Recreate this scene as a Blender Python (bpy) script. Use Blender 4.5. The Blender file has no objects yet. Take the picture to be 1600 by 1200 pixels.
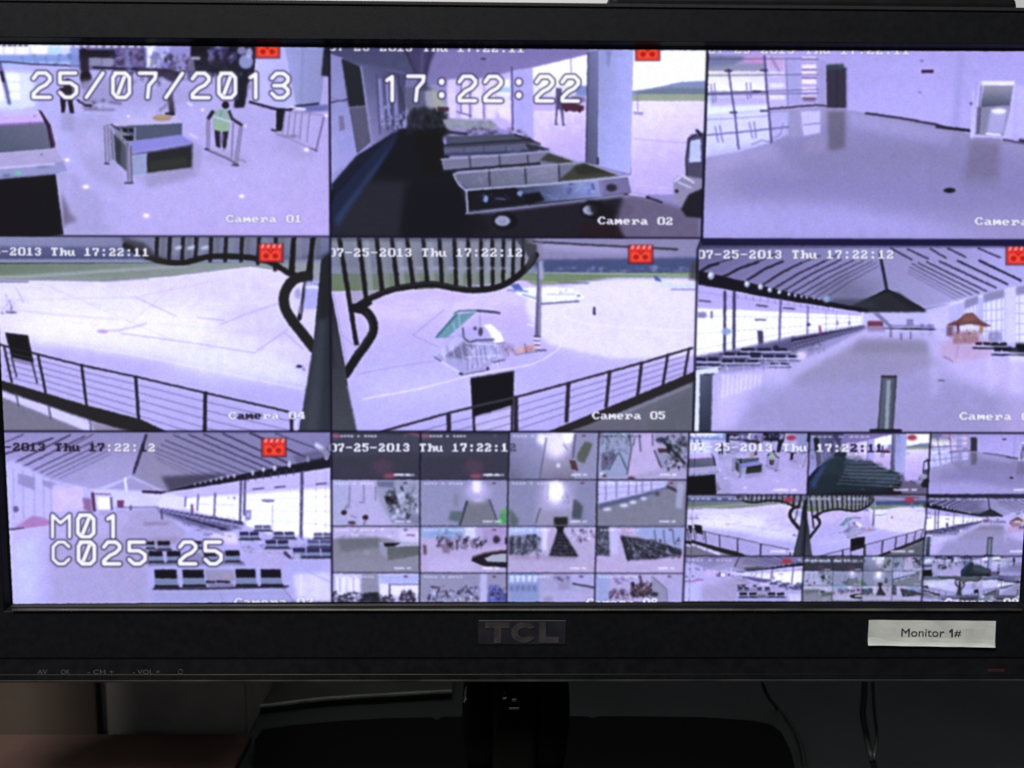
import bpy, bmesh, math, random
import numpy as np
from mathutils import Vector, Matrix

# ---------------------------------------------------------------------------
# CAMERA, WORLD, LAMPS, EXPOSURE
# The television's picture plane is Y = 0 (X right, Z up, metres).
# ---------------------------------------------------------------------------
S = bpy.context.scene
COL = S.collection
FPX = 1500.0
CAM = np.array([-0.0189, -0.6435, 0.0480])
PITCH, YAW, ROLL = -0.1251, 0.0160, 0.0059
def _basis():
    p, y, r = PITCH, YAW, ROLL
    f = np.array([math.sin(y)*math.cos(p), math.cos(y)*math.cos(p), math.sin(p)])
    ri = np.array([math.cos(y), -math.sin(y), 0.]); up = np.cross(ri, f)
    c, s = math.cos(r), math.sin(r)
    return ri*c+up*s, -ri*s+up*c, f
RI, UP, FW = _basis()
cam = bpy.data.cameras.new('camera'); co = bpy.data.objects.new('camera', cam); COL.objects.link(co)
co.matrix_world = Matrix(((RI[0], UP[0], -FW[0], CAM[0]), (RI[1], UP[1], -FW[1], CAM[1]), (RI[2], UP[2], -FW[2], CAM[2]), (0, 0, 0, 1)))
cam.sensor_width = 36; cam.lens = 36*FPX/1600.; cam.clip_start = .01; cam.clip_end = 50
cam.dof.use_dof = True; cam.dof.focus_distance = .66; cam.dof.aperture_fstop = 5.6
S.camera = co

w = bpy.data.worlds.new('World'); S.world = w; w.use_nodes = True
bg = w.node_tree.nodes['Background']; bg.inputs[0].default_value = (.80, .86, 1., 1); bg.inputs[1].default_value = .10
def area(name, loc, target, sx, sy, power, col):
    l = bpy.data.lights.new(name, 'AREA'); l.shape = 'RECTANGLE'; l.size = sx; l.size_y = sy; l.energy = power; l.color = col
    o = bpy.data.objects.new(name, l); COL.objects.link(o); o.location = loc
    o.rotation_euler = (Vector(target)-Vector(loc)).to_track_quat('-Z', 'Y').to_euler()
    return o
area('ceiling_lamp', (-.7, -1.2, 1.9), (0, 0, 0), 1.2, .5, 95, (1., .97, .90))
area('left_fill', (-2.2, .1, .3), (0, .1, -.35), .8, .8, 10.0, (1., .93, .84))  # unseen fill lamp, added to brighten the desk and the tray rim
S.view_settings.view_transform = 'Standard'; S.view_settings.look = 'None'
S.view_settings.exposure = 0; S.view_settings.gamma = 1

def at(px, py, Y=0.):
    """point of the plane Y seen at photograph position px,py (1600 x 1200)"""
    d = FW+RI*((px-800)/FPX)+UP*((600-py)/FPX)
    t = (Y-CAM[1])/d[1]; return CAM+d*t
def on(px, py, Z):
    """point of the horizontal plane Z seen at px,py"""
    d = FW+RI*((px-800)/FPX)+UP*((600-py)/FPX)
    t = (Z-CAM[2])/d[2]; return CAM+d*t
def to_px(P_):
    d = P_-CAM; w_ = d@FW
    return 800+FPX*(d@RI)/w_, 600-FPX*(d@UP)/w_
# ---------------------------------------------------------------------------
# SCREEN PICTURE: the flat multi-camera image shown by the television is drawn
# here shape by shape, then becomes the emission of the flat screen pieces.
# ---------------------------------------------------------------------------
PS = 1.5                      # canvas pixels per drawing unit
CX0, CY0, CX1, CY1 = -34, 60, 1680, 956
CW, CH = int((CX1-CX0)*PS), int((CY1-CY0)*PS)
CAN = np.zeros((CH, CW, 3), np.float32)
CLIP = [None]
BK = [1.3]
TF = [0., 0., 1.]
prng = np.random.RandomState(7)

def V(x0, y0, s): TF[:] = [x0, y0, s]
def _pt(p):
    a = np.array(p, np.float32)
    return np.stack([(a[:, 0]*TF[2]+TF[0]-CX0)*PS, (a[:, 1]*TF[2]+TF[1]-CY0)*PS], -1)
def _blur(m, r):
    for ax in (0, 1):
        for k in range(2):
            n = max(1, int(round(r)))
            c = np.cumsum(np.concatenate([np.repeat(m.take([0], ax), n+1, ax), m, np.repeat(m.take([-1], ax), n, ax)], ax), ax, dtype=np.float64)
            L_ = m.shape[ax]
            hi = np.take(c, range(2*n+1, 2*n+1+L_), ax); lo = np.take(c, range(0, L_), ax)
            m = ((hi-lo)/(2*n+1)).astype(np.float32)
    return m
def _box(q, pad):
    x0 = max(0, int(math.floor(q[:, 0].min()-pad))); x1 = min(CW, int(math.ceil(q[:, 0].max()+pad))+1)
    y0 = max(0, int(math.floor(q[:, 1].min()-pad))); y1 = min(CH, int(math.ceil(q[:, 1].max()+pad))+1)
    return (x0, y0, x1, y1) if x1 > x0 and y1 > y0 else None
def _mask(q, bx):
    x0, y0, x1, y1 = bx
    out = np.zeros((y1-y0, x1-x0), np.float32)
    for oy in (.25, .75):
        Y = (np.arange(y0, y1)+oy)[:, None]
        for ox in (.25, .75):
            X = (np.arange(x0, x1)+ox)[None]
            ins = np.zeros(out.shape, bool)
            for i in range(len(q)):
                ax, ay = q[i-1]; bx_, by = q[i]
                if ay == by: continue
                cr = ((Y >= ay) != (Y >= by))
                xi = ax+(Y-ay)*(bx_-ax)/(by-ay)
                ins ^= cr & (X < xi)
            out += ins*.25
    return out
def _put(m, bx, col, a):
    x0, y0, x1, y1 = bx
    if CLIP[0] is not None: m = m*CLIP[0][y0:y1, x0:x1]
    m = (m*a)[..., None]
    c = np.asarray(col, np.float32)/255.
    CAN[y0:y1, x0:x1] = CAN[y0:y1, x0:x1]*(1-m)+c*m
def P(pts, col, a=1., b=0.):
    q = _pt(pts); bx = _box(q, b*PS*2.5+1)
    if not bx: return
    m = _mask(q, bx)
    if b: m = _blur(m, b*PS)
    _put(m, bx, col, a)
def B(x0, y0, x1, y1, col, a=1., b=0.): P([(x0, y0), (x1, y0), (x1, y1), (x0, y1)], col, a, b)
def G(pts, cs, a=1.):
    """polygon with a colour for each corner of its bounding box (tl, tr, bl, br)"""
    q = _pt(pts); bx = _box(q, 1)
    if not bx: return
    m = _mask(q, bx)
    u = np.clip((np.arange(bx[0], bx[2])-q[:, 0].min())/max(1, np.ptp(q[:, 0])), 0, 1)[None, :, None]
    w = np.clip((np.arange(bx[1], bx[3])-q[:, 1].min())/max(1, np.ptp(q[:, 1])), 0, 1)[:, None, None]
    c = [np.array(k, np.float32) for k in cs]
    if len(c) == 2: c = [c[0], c[0], c[1], c[1]]
    _put(m, bx, (c[0]*(1-u)+c[1]*u)*(1-w)+(c[2]*(1-u)+c[3]*u)*w, a)
def L(pts, w, col, a=1., b=0.):
    q = _pt(pts); hw = w*PS/2; bx = _box(q, hw+2+b*PS*2.5)
    if not bx: return
    Y, X = np.mgrid[bx[1]:bx[3], bx[0]:bx[2]].astype(np.float32)+.5
    d = np.full(X.shape, 1e9, np.float32)
    for i in range(len(q)-1):
        (ax, ay), (cx, cy) = q[i], q[i+1]
        vx, vy = cx-ax, cy-ay; l2 = vx*vx+vy*vy+1e-9
        t = np.clip(((X-ax)*vx+(Y-ay)*vy)/l2, 0, 1)
        d = np.minimum(d, np.hypot(X-ax-t*vx, Y-ay-t*vy))
    m = np.clip(hw+.5-d, 0, 1)*min(1., hw*2)
    if b: m = _blur(m, b*PS)
    _put(m, bx, col, a)
def E(cx, cy, rx, ry, col, a=1., b=0.):
    t = np.linspace(0, 2*math.pi, 20, endpoint=False)
    P(list(zip(cx+rx*np.cos(t), cy+ry*np.sin(t))), col, a, b)
def curve(pts, n=6):
    p = np.array([pts[0]]+list(pts)+[pts[-1]], float); out = []
    for i in range(1, len(p)-2):
        for t in np.linspace(0, 1, n, endpoint=False):
            out.append(tuple(.5*((2*p[i])+(-p[i-1]+p[i+1])*t+(2*p[i-1]-5*p[i]+4*p[i+1]-p[i+2])*t*t+(-p[i-1]+3*p[i]-3*p[i+1]+p[i+2])*t**3)))
    return out+[tuple(p[-2])]
def blobs(n, x0, y0, x1, y1, r0, r1, cols, a=.8, b=.6, k=1.3):
    for _ in range(int(n*2.6)):
        cx, cy = prng.uniform(x0, x1), prng.uniform(y0, y1); rr = prng.uniform(r0, r1)*prng.choice([.4, .6, .8, 1.1] if BK[0] > 1 else [.7, .9, 1.1, 1.35])
        m = prng.randint(4, 7); an = np.sort(prng.uniform(0, 2*math.pi, m)); ra = rr*prng.uniform(.6, 1.3, m)
        c = np.clip(np.array(cols[prng.randint(len(cols))])*prng.uniform(.8, 1.25)+prng.uniform(-6, 6, 3)+6, 0, 255)
        P(list(zip(cx+ra*np.cos(an), cy+ra*k*np.sin(an))), c, a*prng.uniform(.55, .95), b*BK[0])
def mottle(poly, amp, cell):
    """uneven brightness (compression blotches) over a region"""
    q = _pt(poly); bx = _box(q, 1)
    if not bx: return
    m = _mask(q, bx)
    if CLIP[0] is not None: m = m*CLIP[0][bx[1]:bx[3], bx[0]:bx[2]]
    h, w = m.shape; c = cell*PS
    n = prng.randn(int(h/c)+3, int(w/c)+3).astype(np.float32)
    yy = np.arange(h)/c; xx = np.arange(w)/c
    iy, ix = yy.astype(int), xx.astype(int); fy, fx = (yy-iy)[:, None], (xx-ix)[None]
    v = (n[iy][:, ix]*(1-fx)+n[iy][:, ix+1]*fx)*(1-fy)+(n[iy+1][:, ix]*(1-fx)+n[iy+1][:, ix+1]*fx)*fy
    CAN[bx[1]:bx[3], bx[0]:bx[2]] *= (1+(.35*amp*v*m)[..., None])
def tile(pts):
    V(0, 0, 1); CLIP[0] = None
    CLIP[0] = _mask(_pt(pts), (0, 0, CW, CH))

# --- small on-screen lettering: 8 x 7 dot characters ------------------------------
FONT = {'0': '7CC6C6C6C6C67C', '1': '307030303030FC', '2': '78CC0C3860CCFC', '3': '78CC0C380CCC78', '4': '1C3C6CCCFE0C1E',
        '5': 'FCC0F80C0CCC78', '6': '3860C0F8CCCC78', '7': 'FCCC0C18303030', '8': '78CCCC78CCCC78', '9': '78CCCC7C0C1870',
        '-': '000000FC000000', ':': '00303000003030', 'T': 'FCB43030303078', 'h': 'E0606C766666E6', 'u': '0000CCCCCCCC76',
        'C': '3C66C0C0C0663C', 'a': '0000780C7CCC76', 'm': '0000CCFEFED6C6', 'e': '000078CCFCC078', 'r': '0000DC766660F0', ' ': '0'*14,
        '(': '18306060603018'}
def osd(txt, x0, y0, x1, y1, col=(236, 236, 250), cols=None, b=.5, dark=.35, h=None):
    """one line of characters from x0,y0 (top left) to x1,y1 (top right)"""
    n = len(txt); px = (x1-x0)/n/8.; ph = (h or 13.)/7.; sl = (y1-y0)/(x1-x0)
    for pas in ((0, 1) if dark else (1,)):
        for i, ch in enumerate(txt):
            c = cols[i] if cols and cols[i] is not None else col
            g = FONT[ch]
            for r in range(7):
                bits = int(g[2*r:2*r+2], 16); k = 0
                while k < 8:
                    if bits >> (7-k) & 1:
                        e = k
                        while e < 8 and bits >> (7-e) & 1: e += 1
                        xa, xb = x0+(i*8+k)*px, x0+(i*8+e)*px; ya = y0+sl*(xa-x0)+r*ph
                        if pas: B(xa-.25, ya-.2, xb+.45, ya+ph*1.12, c, 1, 0)
                        elif min(c) > 150: B(xa-.6, ya-.6, xb+.9, ya+ph+.9, (20, 18, 50), dark, .9)
                        k = e
                    else: k += 1

# --- big on-screen lettering: outlined strokes on a 10 x 14 grid -------------------
BIG = {'0': [[(2, 0), (7, 0), (9, 2.5), (9, 11.5), (7, 14), (3, 14), (1, 11.5), (1, 2.5), (2.6, 0)], [(3.6, 11.5), (6.4, 2.5)]],
       '1': [[(3.4, 2.4), (6, .3), (6, 14)]], '2': [[(1, 3.2), (3, 0), (7, 0), (9, 2.3), (9, 4.2), (7, 6.8), (4, 8.6), (1, 12), (1, 14), (9, 14)]],
       '5': [[(8.6, 0), (1, 0), (1, 5.6), (6, 5.6), (9, 8), (9, 11.4), (6.5, 14), (3.4, 14), (1, 11.2)]],
       '7': [[(1, 0), (9, 0), (8.6, 3), (5.6, 7), (5, 14)]], '3': [[(1, 2.8), (3.2, 0), (6.6, 0), (8.8, 2.2), (8.8, 4.4), (6.6, 7), (2, 7)], [(6.6, 7), (8.8, 9.4), (8.8, 11.6), (6.6, 14), (3.2, 14), (1, 11.4)]],
       '/': [[(1, 14), (9, 0)]], ':': [[(5, 3), (5, 3.4)], [(5, 10.6), (5, 11)]],
       'M': [[(1, 14), (1, 0), (5, 5), (9.6, 0), (9.6, 14)]], 'C': [[(9, 3), (6.5, 0), (3.5, 0), (1, 3), (1, 11), (3.5, 14), (6.5, 14), (9, 11)]], ' ': []}
def big(txt, x0, y0, pitch, h, slope=0., w=5.6, zero_w=1.5):
    w = 6.2
    for pas in (0, 1, 2):
        for i, ch in enumerate(txt):
            for s in BIG[ch]:
                q = [(x0+i*pitch+a/10.*pitch*.78, y0+slope*(i*pitch+a*pitch*.078)+b_/14.*h) for a, b_ in s]
                k = 1.5 if ch == ':' else 1.
                if ch in 'CM': k = .82
                if pas == 0: L(q, w*k+4.4, (34, 26, 66), .85, .5)
                elif pas == 1: L(q, w*k, (250, 250, 255), 1., .35)
def rec_icon(x, y, s=1., cut=0):
    """red camera symbol shown while recording, centre x,y"""
    w, h = 17*s, 13*s
    B(x-w-2*s, y-h-1*s+cut, x+w+2*s, y+h+2*s, (40, 20, 40), .75, .6)
    P([(x-w, y-h+cut), (x+w, y-h+cut), (x+w, y+h), (x-w, y+h)], (214, 46, 44), 1, 1.)
    if not cut:
        for k in range(4): P([(x-w+4*s+k*8.5*s, y-h), (x-w+8*s+k*8.5*s, y-h), (x-w+6*s+k*8.5*s, y-h+6*s), (x-w+2*s+k*8.5*s, y-h+6*s)], (250, 190, 190), .8, .5)
    B(x-w+3*s, y-h*.2, x+w-3*s, y+h*.8, (255, 92, 60), .8, 1)
    E(x-w*.4, y+h*.35, 4.5*s, 4*s, (150, 10, 14), .8, .6); E(x+w*.4, y+h*.35, 4.5*s, 4*s, (150, 10, 14), .8, .6)
    L([(x-4*s, y-h*.4), (x, y+1*s), (x+4*s, y-h*.4)], 2*s, (150, 10, 14), .8, .4)

# --- the tiles of the mosaic: corners tl, tr, br, bl ---------------------------------
T1 = [(-23, 69), (514, 74), (516, 371), (-8, 369)]
T2 = [(514, 74), (1105, 78), (1096, 373), (516, 371)]
T3 = [(1105, 78), (1665, 80), (1640, 381), (1096, 373)]
T4 = [(-8, 369), (516, 371), (517, 675), (6, 675)]
T5 = [(516, 371), (1096, 373), (1082, 675), (517, 675)]
T6 = [(1093, 382), (1640, 381), (1612, 677), (1084, 676)]
T7 = [(6, 675), (517, 675), (519, 941), (20, 944)]

def cam1():
    tile(T1); V(0, 50, .33125)
    G([(-80, 30), (1640, 30), (1640, 1000), (-80, 1000)], [(190, 190, 248), (176, 164, 222), (186, 176, 232), (196, 172, 236)])
    # bright glazing top left
    G([(-80, 50), (365, 50), (365, 150), (-80, 160)], [(226, 228, 255), (150, 190, 250)])
    for x, w in ((-50, 60), (25, 40), (75, 60), (150, 70)): B(x, 68, x+w, 105, (252, 240, 255), .9, 1)
    B(-80, 108, 380, 140, (120, 150, 226), .8, 1.5)
    blobs(16, 90, 105, 350, 150, 6, 18, [(70, 110, 200), (110, 160, 230), (60, 80, 150)], .7, 1, .8)
    L([(-80, 143), (40, 141), (150, 152), (380, 160)], 2.2, (30, 30, 90), .9, .5)
    B(230, 60, 290, 100, (170, 226, 255), .8, 1.2); B(330, 60, 372, 170, (110, 140, 220), .7, 1.5)
    # light on floor, left
    P([(-80, 180), (160, 190), (170, 350), (-80, 420)], (208, 222, 255), .9, 3)
    for y in (195, 240, 285): P([(25, y), (90, y+2), (95, y+34), (30, y+34)], (236, 250, 255), .9, 1)
    P([(-80, 190), (5, 195), (18, 325), (-80, 330)], (236, 240, 255), .9, 1.5)
    L([(-5, 140), (10, 190), (28, 260), (44, 335)], 5.5, (74, 66, 150), .85, 1)
    L([(5, 190), (16, 230)], 5, (40, 16, 60), .9, .8)
    # crowd, counters at the back
    B(372, 62, 700, 180, (110, 96, 170), .95, 1.5)
    P([(375, 85), (540, 85), (545, 120), (380, 125)], (34, 28, 44), .95, 1)
    blobs(40, 520, 85, 690, 180, 6, 16, [(50, 36, 90), (34, 28, 54), (120, 90, 170), (76, 50, 120)], .85, .8)
    B(420, 122, 478, 158, (136, 138, 170), .95, 1); B(484, 126, 535, 160, (150, 146, 180), .95, 1)
    L([(395, 95), (405, 250)], 13, (40, 28, 50), .85, 1.5); E(405, 215, 28, 32, (36, 22, 36), .9, 1)
    L([(440, 168), (640, 175)], 3, (24, 22, 44), .9, .7)
    B(690, 62, 730, 170, (214, 222, 255), .95, 1)
    for y in (85, 120): B(700, y, 722, y+28, (240, 246, 255), .9, .8)
    B(785, 62, 895, 172, (150, 140, 220), .95, .8); B(782, 62, 800, 160, (190, 190, 250), .8, .8)
    blobs(14, 720, 95, 790, 180, 8, 16, [(40, 40, 120), (60, 60, 150), (110, 110, 200)], .85, .8)
    L([(600, 95), (606, 170)], 8, (120, 124, 190), .8, 1.5); L([(606, 170), (560, 190), (640, 190)], 3, (80, 70, 120), .6, .8)
    blobs(16, 560, 185, 760, 255, 8, 22, [(60, 40, 110), (44, 30, 70), (130, 120, 200), (170, 160, 220)], .7, 1.2)
    P([(640, 170), (800, 172), (860, 200), (840, 250), (770, 215), (650, 205)], (50, 34, 64), .85, 1.5)
    B(898, 62, 1205, 190, (34, 26, 46), .96, 1)
    P([(880, 120), (915, 130), (925, 195), (870, 185)], (120, 110, 160), .9, 1)
    blobs(26, 985, 65, 1110, 150, 10, 26, [(90, 86, 160), (60, 56, 120), (130, 126, 200), (36, 32, 90)], .7, 1.2)
    blobs(20, 930, 140, 1130, 200, 10, 24, [(24, 22, 40), (40, 36, 70), (30, 40, 76)], .85, 1.2)
    B(900, 118, 945, 130, (230, 230, 250), .8, 1)
    # people right of centre
    P([(1120, 75), (1200, 75), (1195, 200), (1160, 260), (1150, 355), (1105, 355), (1118, 210)], (36, 34, 70), .95, 1.2)
    E(1160, 140, 34, 34, (150, 160, 226), .9, 1.2); E(1140, 88, 22, 20, (150, 150, 210), .8, 1); E(1176, 100, 16, 26, (190, 190, 240), .8, 1)
    P([(1125, 180), (1165, 180), (1165, 290), (1150, 355), (1105, 357), (1115, 260)], (26, 28, 50), .9, 1)
    blobs(12, 1110, 180, 1175, 330, 6, 12, [(50, 66, 100), (18, 18, 34), (80, 90, 140)], .8, .8)
    # big box / kiosk right
    G([(1215, 70), (1345, 60), (1395, 350), (1372, 362), (1180, 330)], [(196, 196, 248), (180, 180, 236), (196, 190, 246), (190, 186, 240)])
    G([(1340, 60), (1548, 60), (1510, 345), (1400, 350)], [(156, 162, 226), (140, 148, 206), (160, 168, 226), (132, 140, 196)])
    L([(1430, 62), (1420, 345)], 3, (120, 126, 190), .5, 1.5)
    L([(1180, 330), (1290, 362), (1372, 368)], 4, (40, 24, 60), .95, .8)
    L([(1372, 362), (1400, 350), (1500, 338)], 3.4, (30, 26, 56), .9, .7)
    P([(1530, 60), (1640, 60), (1640, 225), (1515, 205)], (30, 24, 44), .9, 1.2)
    P([(1548, 66), (1610, 66), (1610, 120), (1556, 110)], (90, 90, 150), .8, 1)
    # blue smear and line on the floor
    P([(1400, 345), (1548, 342), (1548, 372), (1440, 378)], (66, 76, 176), .7, 1.2)
    L([(1375, 353), (1440, 366)], 3, (240, 236, 255), .95, .6)
    # person standing with white shirt in front of kiosk
    P([(1305, 340), (1350, 345), (1345, 365), (1308, 362)], (176, 190, 246), .9, 1)
    P([(1304, 360), (1345, 362), (1330, 466), (1302, 468)], (26, 22, 32), .97, .8)
    L([(1283, 462), (1300, 466)], 3.5, (40, 26, 50), .8, .8)
    # barrier right
    for x in (1345, 1368, 1395, 1425, 1460): L([(x, 378), (x-12, 480+(x-1345)*.35)], 1.6, (112, 100, 150), .8, .5)
    L([(1528, 400), (1490, 560)], 2.6, (100, 88, 140), .9, .5); L([(1305, 480), (1345, 495), (1400, 490)], 3, (90, 80, 120), .7, 1)
    L([(1340, 490), (1460, 548)], 2, (130, 116, 170), .8, .7); L([(1460, 548), (1495, 560)], 3, (60, 46, 96), .8, .6)
    L([(1360, 375), (1530, 392)], 1.8, (136, 128, 180), .8, .6)
    # man left with box, trolley
    E(318, 245, 20, 26, (44, 26, 52), .95, .8); P([(282, 262), (340, 258), (345, 320), (285, 325)], (50, 28, 44), .95, .8)
    P([(285, 318), (312, 318), (306, 380), (290, 382)], (28, 18, 30), .95, .7); P([(318, 318), (340, 318), (350, 382), (330, 384)], (28, 18, 30), .95, .7)
    P([(282, 380), (350, 384), (345, 470), (290, 470)], (150, 150, 200), .5, 3)
    P([(380, 230), (520, 215), (560, 330), (395, 335)], (166, 156, 214), .8, 2.5)
    blobs(18, 385, 310, 530, 360, 8, 20, [(100, 96, 130), (80, 72, 90), (60, 56, 76), (150, 140, 180)], .75, 1, .7)
    L([(365, 320), (400, 345), (430, 348)], 3.6, (50, 36, 62), .9, .8); L([(520, 330), (570, 338)], 4, (70, 56, 110), .7, 1)
    L([(400, 365), (540, 368)], 3, (90, 80, 120), .7, 1.2)
    # man in dark at centre
    L([(800, 280), (812, 380)], 9, (54, 44, 56), .95, 1); L([(785, 385), (820, 386)], 4, (36, 28, 40), .9, .8)
    P([(700, 345), (730, 345), (735, 400), (695, 405)], (196, 186, 232), .8, 1.6); L([(755, 370), (790, 340)], 4, (110, 96, 120), .7, 1.2)
    L([(560, 180), (640, 235)], 3, (130, 120, 180), .5, 1)
    P([(300, 400), (520, 380), (560, 620), (600, 760), (420, 700)], (158, 152, 196), .4, 6); P([(860, 500), (960, 540), (940, 680), (700, 730), (680, 700)], (150, 142, 186), .5, 4)
    P([(1100, 560), (1200, 600), (1160, 660), (960, 600), (980, 560)], (158, 148, 200), .45, 4); P([(1300, 470), (1500, 560), (1480, 620), (1280, 560)], (166, 156, 210), .5, 5)
    E(700, 300, 260, 60, (150, 142, 196), .35, 10); E(1250, 700, 300, 130, (196, 180, 236), .45, 22); E(430, 520, 60, 60, (206, 196, 240), .4, 8)
    blobs(30, 700, 110, 900, 230, 8, 20, [(44, 38, 84), (60, 50, 100), (30, 26, 50)], .6, 1.2)
    # luggage scanner, left foreground
    P([(-80, 380), (185, 368), (215, 425), (-80, 440)], (212, 176, 246), 1, 1)
    P([(-80, 350), (180, 368), (190, 385), (-80, 400)], (196, 196, 250), .8, 2)
    G([(-80, 442), (216, 428), (240, 552), (-80, 575)], [(98, 108, 132), (110, 118, 146), (84, 98, 122), (96, 106, 134)])
    L([(-80, 442), (218, 427)], 3.4, (150, 96, 190), .9, .8)
    P([(180, 366), (196, 374), (238, 440), (262, 540), (240, 552), (218, 440)], (58, 20, 62), .97, .7)
    L([(236, 450), (256, 545)], 3, (120, 60, 100), .7, .7)
    P([(-80, 578), (262, 548), (300, 612), (-80, 648)], (180, 168, 212), 1, .8)
    P([(-80, 645), (300, 610), (318, 655), (262, 672), (-80, 700)], (150, 156, 210), 1, .8)
    L([(-80, 648), (255, 622)], 3.6, (222, 200, 240), .8, .8); L([(-80, 695), (262, 670)], 3, (110, 120, 170), .8, .7)
    E(85, 665, 13, 8, (90, 220, 150), .9, 1); E(30, 677, 20, 8, (90, 120, 130), .8, 1.2); E(200, 638, 30, 7, (110, 120, 170), .7, 1.2)
    E(196, 578, 4, 3, (30, 20, 50), .9, .5); E(163, 396, 4, 3, (60, 40, 90), .8, .5)
    P([(262, 672), (318, 655), (315, 740), (285, 760)], (176, 170, 220), .95, 1.2)
    P([(-80, 702), (262, 672), (300, 955), (-80, 1000)], (25, 20, 27), 1, .9)
    P([(290, 750), (330, 850), (365, 890), (310, 910), (298, 930)], (96, 88, 120), .8, 2.5)
    P([(330, 650), (470, 760), (520, 960), (300, 960)], (150, 146, 190), .35, 7)
    # counter in the centre
    P([(525, 432), (600, 408), (835, 396), (862, 428), (562, 450)], (196, 186, 226), 1, .6)
    P([(540, 445), (860, 430), (858, 495), (630, 515)], (82, 98, 128), 1, .6)
    P([(528, 440), (562, 450), (640, 510), (600, 540), (548, 490)], (124, 128, 150), 1, .6)
    L([(526, 436), (566, 462)], 2.2, (50, 30, 70), .9, .5)
    B(580, 455, 602, 472, (26, 24, 40)); B(608, 455, 630, 472, (26, 24, 40)); B(580, 490, 628, 512, (24, 24, 38)); B(632, 450, 642, 515, (130, 140, 170), .8)
    E(765, 405, 46, 14, (176, 140, 90), 1, 1); E(765, 400, 30, 8, (196, 164, 96), .9, 1)
    P([(535, 475), (600, 540), (598, 660), (545, 610)], (86, 96, 112), 1, .6); P([(540, 490), (570, 520), (568, 630), (548, 605)], (52, 60, 70), .8, 1)
    P([(598, 520), (850, 484), (915, 522), (612, 572)], (136, 132, 232), 1, .6)
    P([(615, 575), (912, 526), (905, 540), (618, 590)], (92, 88, 170), 1, .5)
    P([(618, 580), (695, 572), (692, 668), (622, 676)], (150, 168, 210), 1, .6)
    P([(693, 572), (908, 536), (905, 640), (692, 668)], (48, 52, 52), 1, .6); P([(700, 610), (880, 590), (890, 635), (700, 660)], (66, 68, 54), .8, 2)
    L([(908, 530), (905, 645)], 3, (100, 106, 136), .95, .4); L([(692, 668), (905, 641)], 2.4, (140, 140, 176), .9, .5)
    P([(560, 470), (620, 530), (624, 700), (600, 690), (592, 540)], (150, 140, 176), .5, 1)
    for x, ya, yb in ((493, 450, 618), (508, 440, 610), (522, 455, 600), (528, 470, 600)): L([(x, ya), (x+8, yb)], 2, (104, 98, 130), .95, .4)
    L([(600, 520), (605, 705)], 2.6, (110, 104, 130), .95, .4); L([(617, 540), (620, 705)], 2.6, (96, 92, 116), .95, .4)
    L([(490, 445), (520, 438), (600, 520)], 2.2, (140, 134, 166), .95, .5); L([(590, 712), (625, 712)], 3, (76, 68, 92), .95, .5); L([(495, 620), (512, 622)], 3, (66, 56, 84), .9, .5)
    P([(625, 680), (905, 650), (925, 690), (700, 740)], (160, 150, 200), .4, 3)
    # guard in green vest with barrier
    E(1064, 345, 17, 18, (38, 24, 40), 1, .7)
    P([(1008, 372), (1060, 360), (1088, 385), (1082, 430), (1078, 465), (1045, 470), (1008, 462), (1004, 410)], (150, 178, 172), 1, .9)
    P([(1010, 420), (1080, 428), (1076, 468), (1010, 462)], (150, 184, 148), .85, 1.2); L([(1045, 375), (1040, 400)], 3, (96, 150, 120), .7, .8)
    L([(1008, 398), (1085, 424)], 2.2, (200, 226, 220), .9, .5)
    L([(1003, 378), (984, 405)], 6, (44, 30, 54), .95, .6); L([(1082, 375), (1095, 410), (1140, 438)], 4.4, (54, 40, 66), .95, .6)
    P([(1012, 462), (1040, 470), (1040, 548), (1018, 540)], (50, 40, 54), 1, .7); P([(1050, 470), (1078, 468), (1065, 550), (1048, 545)], (50, 40, 54), 1, .7)
    P([(1035, 480), (1058, 480), (1052, 530), (1040, 530)], (120, 100, 170), .8, .8)
    for q in ([(978, 400), (976, 550)], [(988, 410), (986, 545)], [(1142, 445), (1118, 625)], [(1132, 445), (1106, 625)], [(1100, 430), (1092, 600)], [(1058, 545), (1055, 560)]): L(q, 1.8, (100, 92, 130), .95, .4)
    L([(968, 552), (1080, 600), (1118, 628)], 3, (104, 94, 134), .95, .5); L([(985, 545), (1105, 600)], 1.6, (170, 160, 200), .9, .5)
    L([(968, 552), (985, 552)], 2.6, (60, 50, 84), .9, .4); L([(1095, 628), (1125, 628)], 3, (74, 62, 96), .9, .5); L([(1120, 600), (1160, 612)], 2.6, (140, 130, 170), .8, .7)
    # lights mirrored in the floor
    for x, y, r in ((690, 866, 13), (405, 730, 12), (1140, 774, 10), (955, 368, 7), (317, 605, 9), (605, 398, 5), (1445, 555, 10), (1538, 395, 7), (1158, 443, 5)):
        E(x, y, r*1.9, r*1.1, (222, 186, 250), .8, 2); E(x, y, r, r*.7, (255, 250, 255), 1, .8)
    L([(885, 335), (905, 345)], 3, (226, 216, 250), .9, .8); L([(895, 482), (930, 498)], 3.4, (226, 216, 250), .8, 1)
    E(1300, 830, 50, 16, (210, 186, 244), .35, 5)
    mottle([(-80, 60), (1560, 60), (1560, 960), (-80, 960)], .025, 9)
    V(0, 0, 1)

def cam1_text():
    tile(T1)
    for k in range(8): B(-22+k*8.5, 69, -17+k*8.5+prng.uniform(0, 2), 72.5, (30, 26, 60), .8, .4)
    for x in range(80, 226, 12): B(x+prng.uniform(0, 2), 71, x+prng.uniform(7, 10), 74.5, (238, 240, 255), .9, .4)
    osd('Camera 01', 353, 336, 474, 336, h=11.5)
    big('25/07/2013', 49, 114, 41.4, 38, .002)
    rec_icon(418, 76, 1.05, 6)

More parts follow.
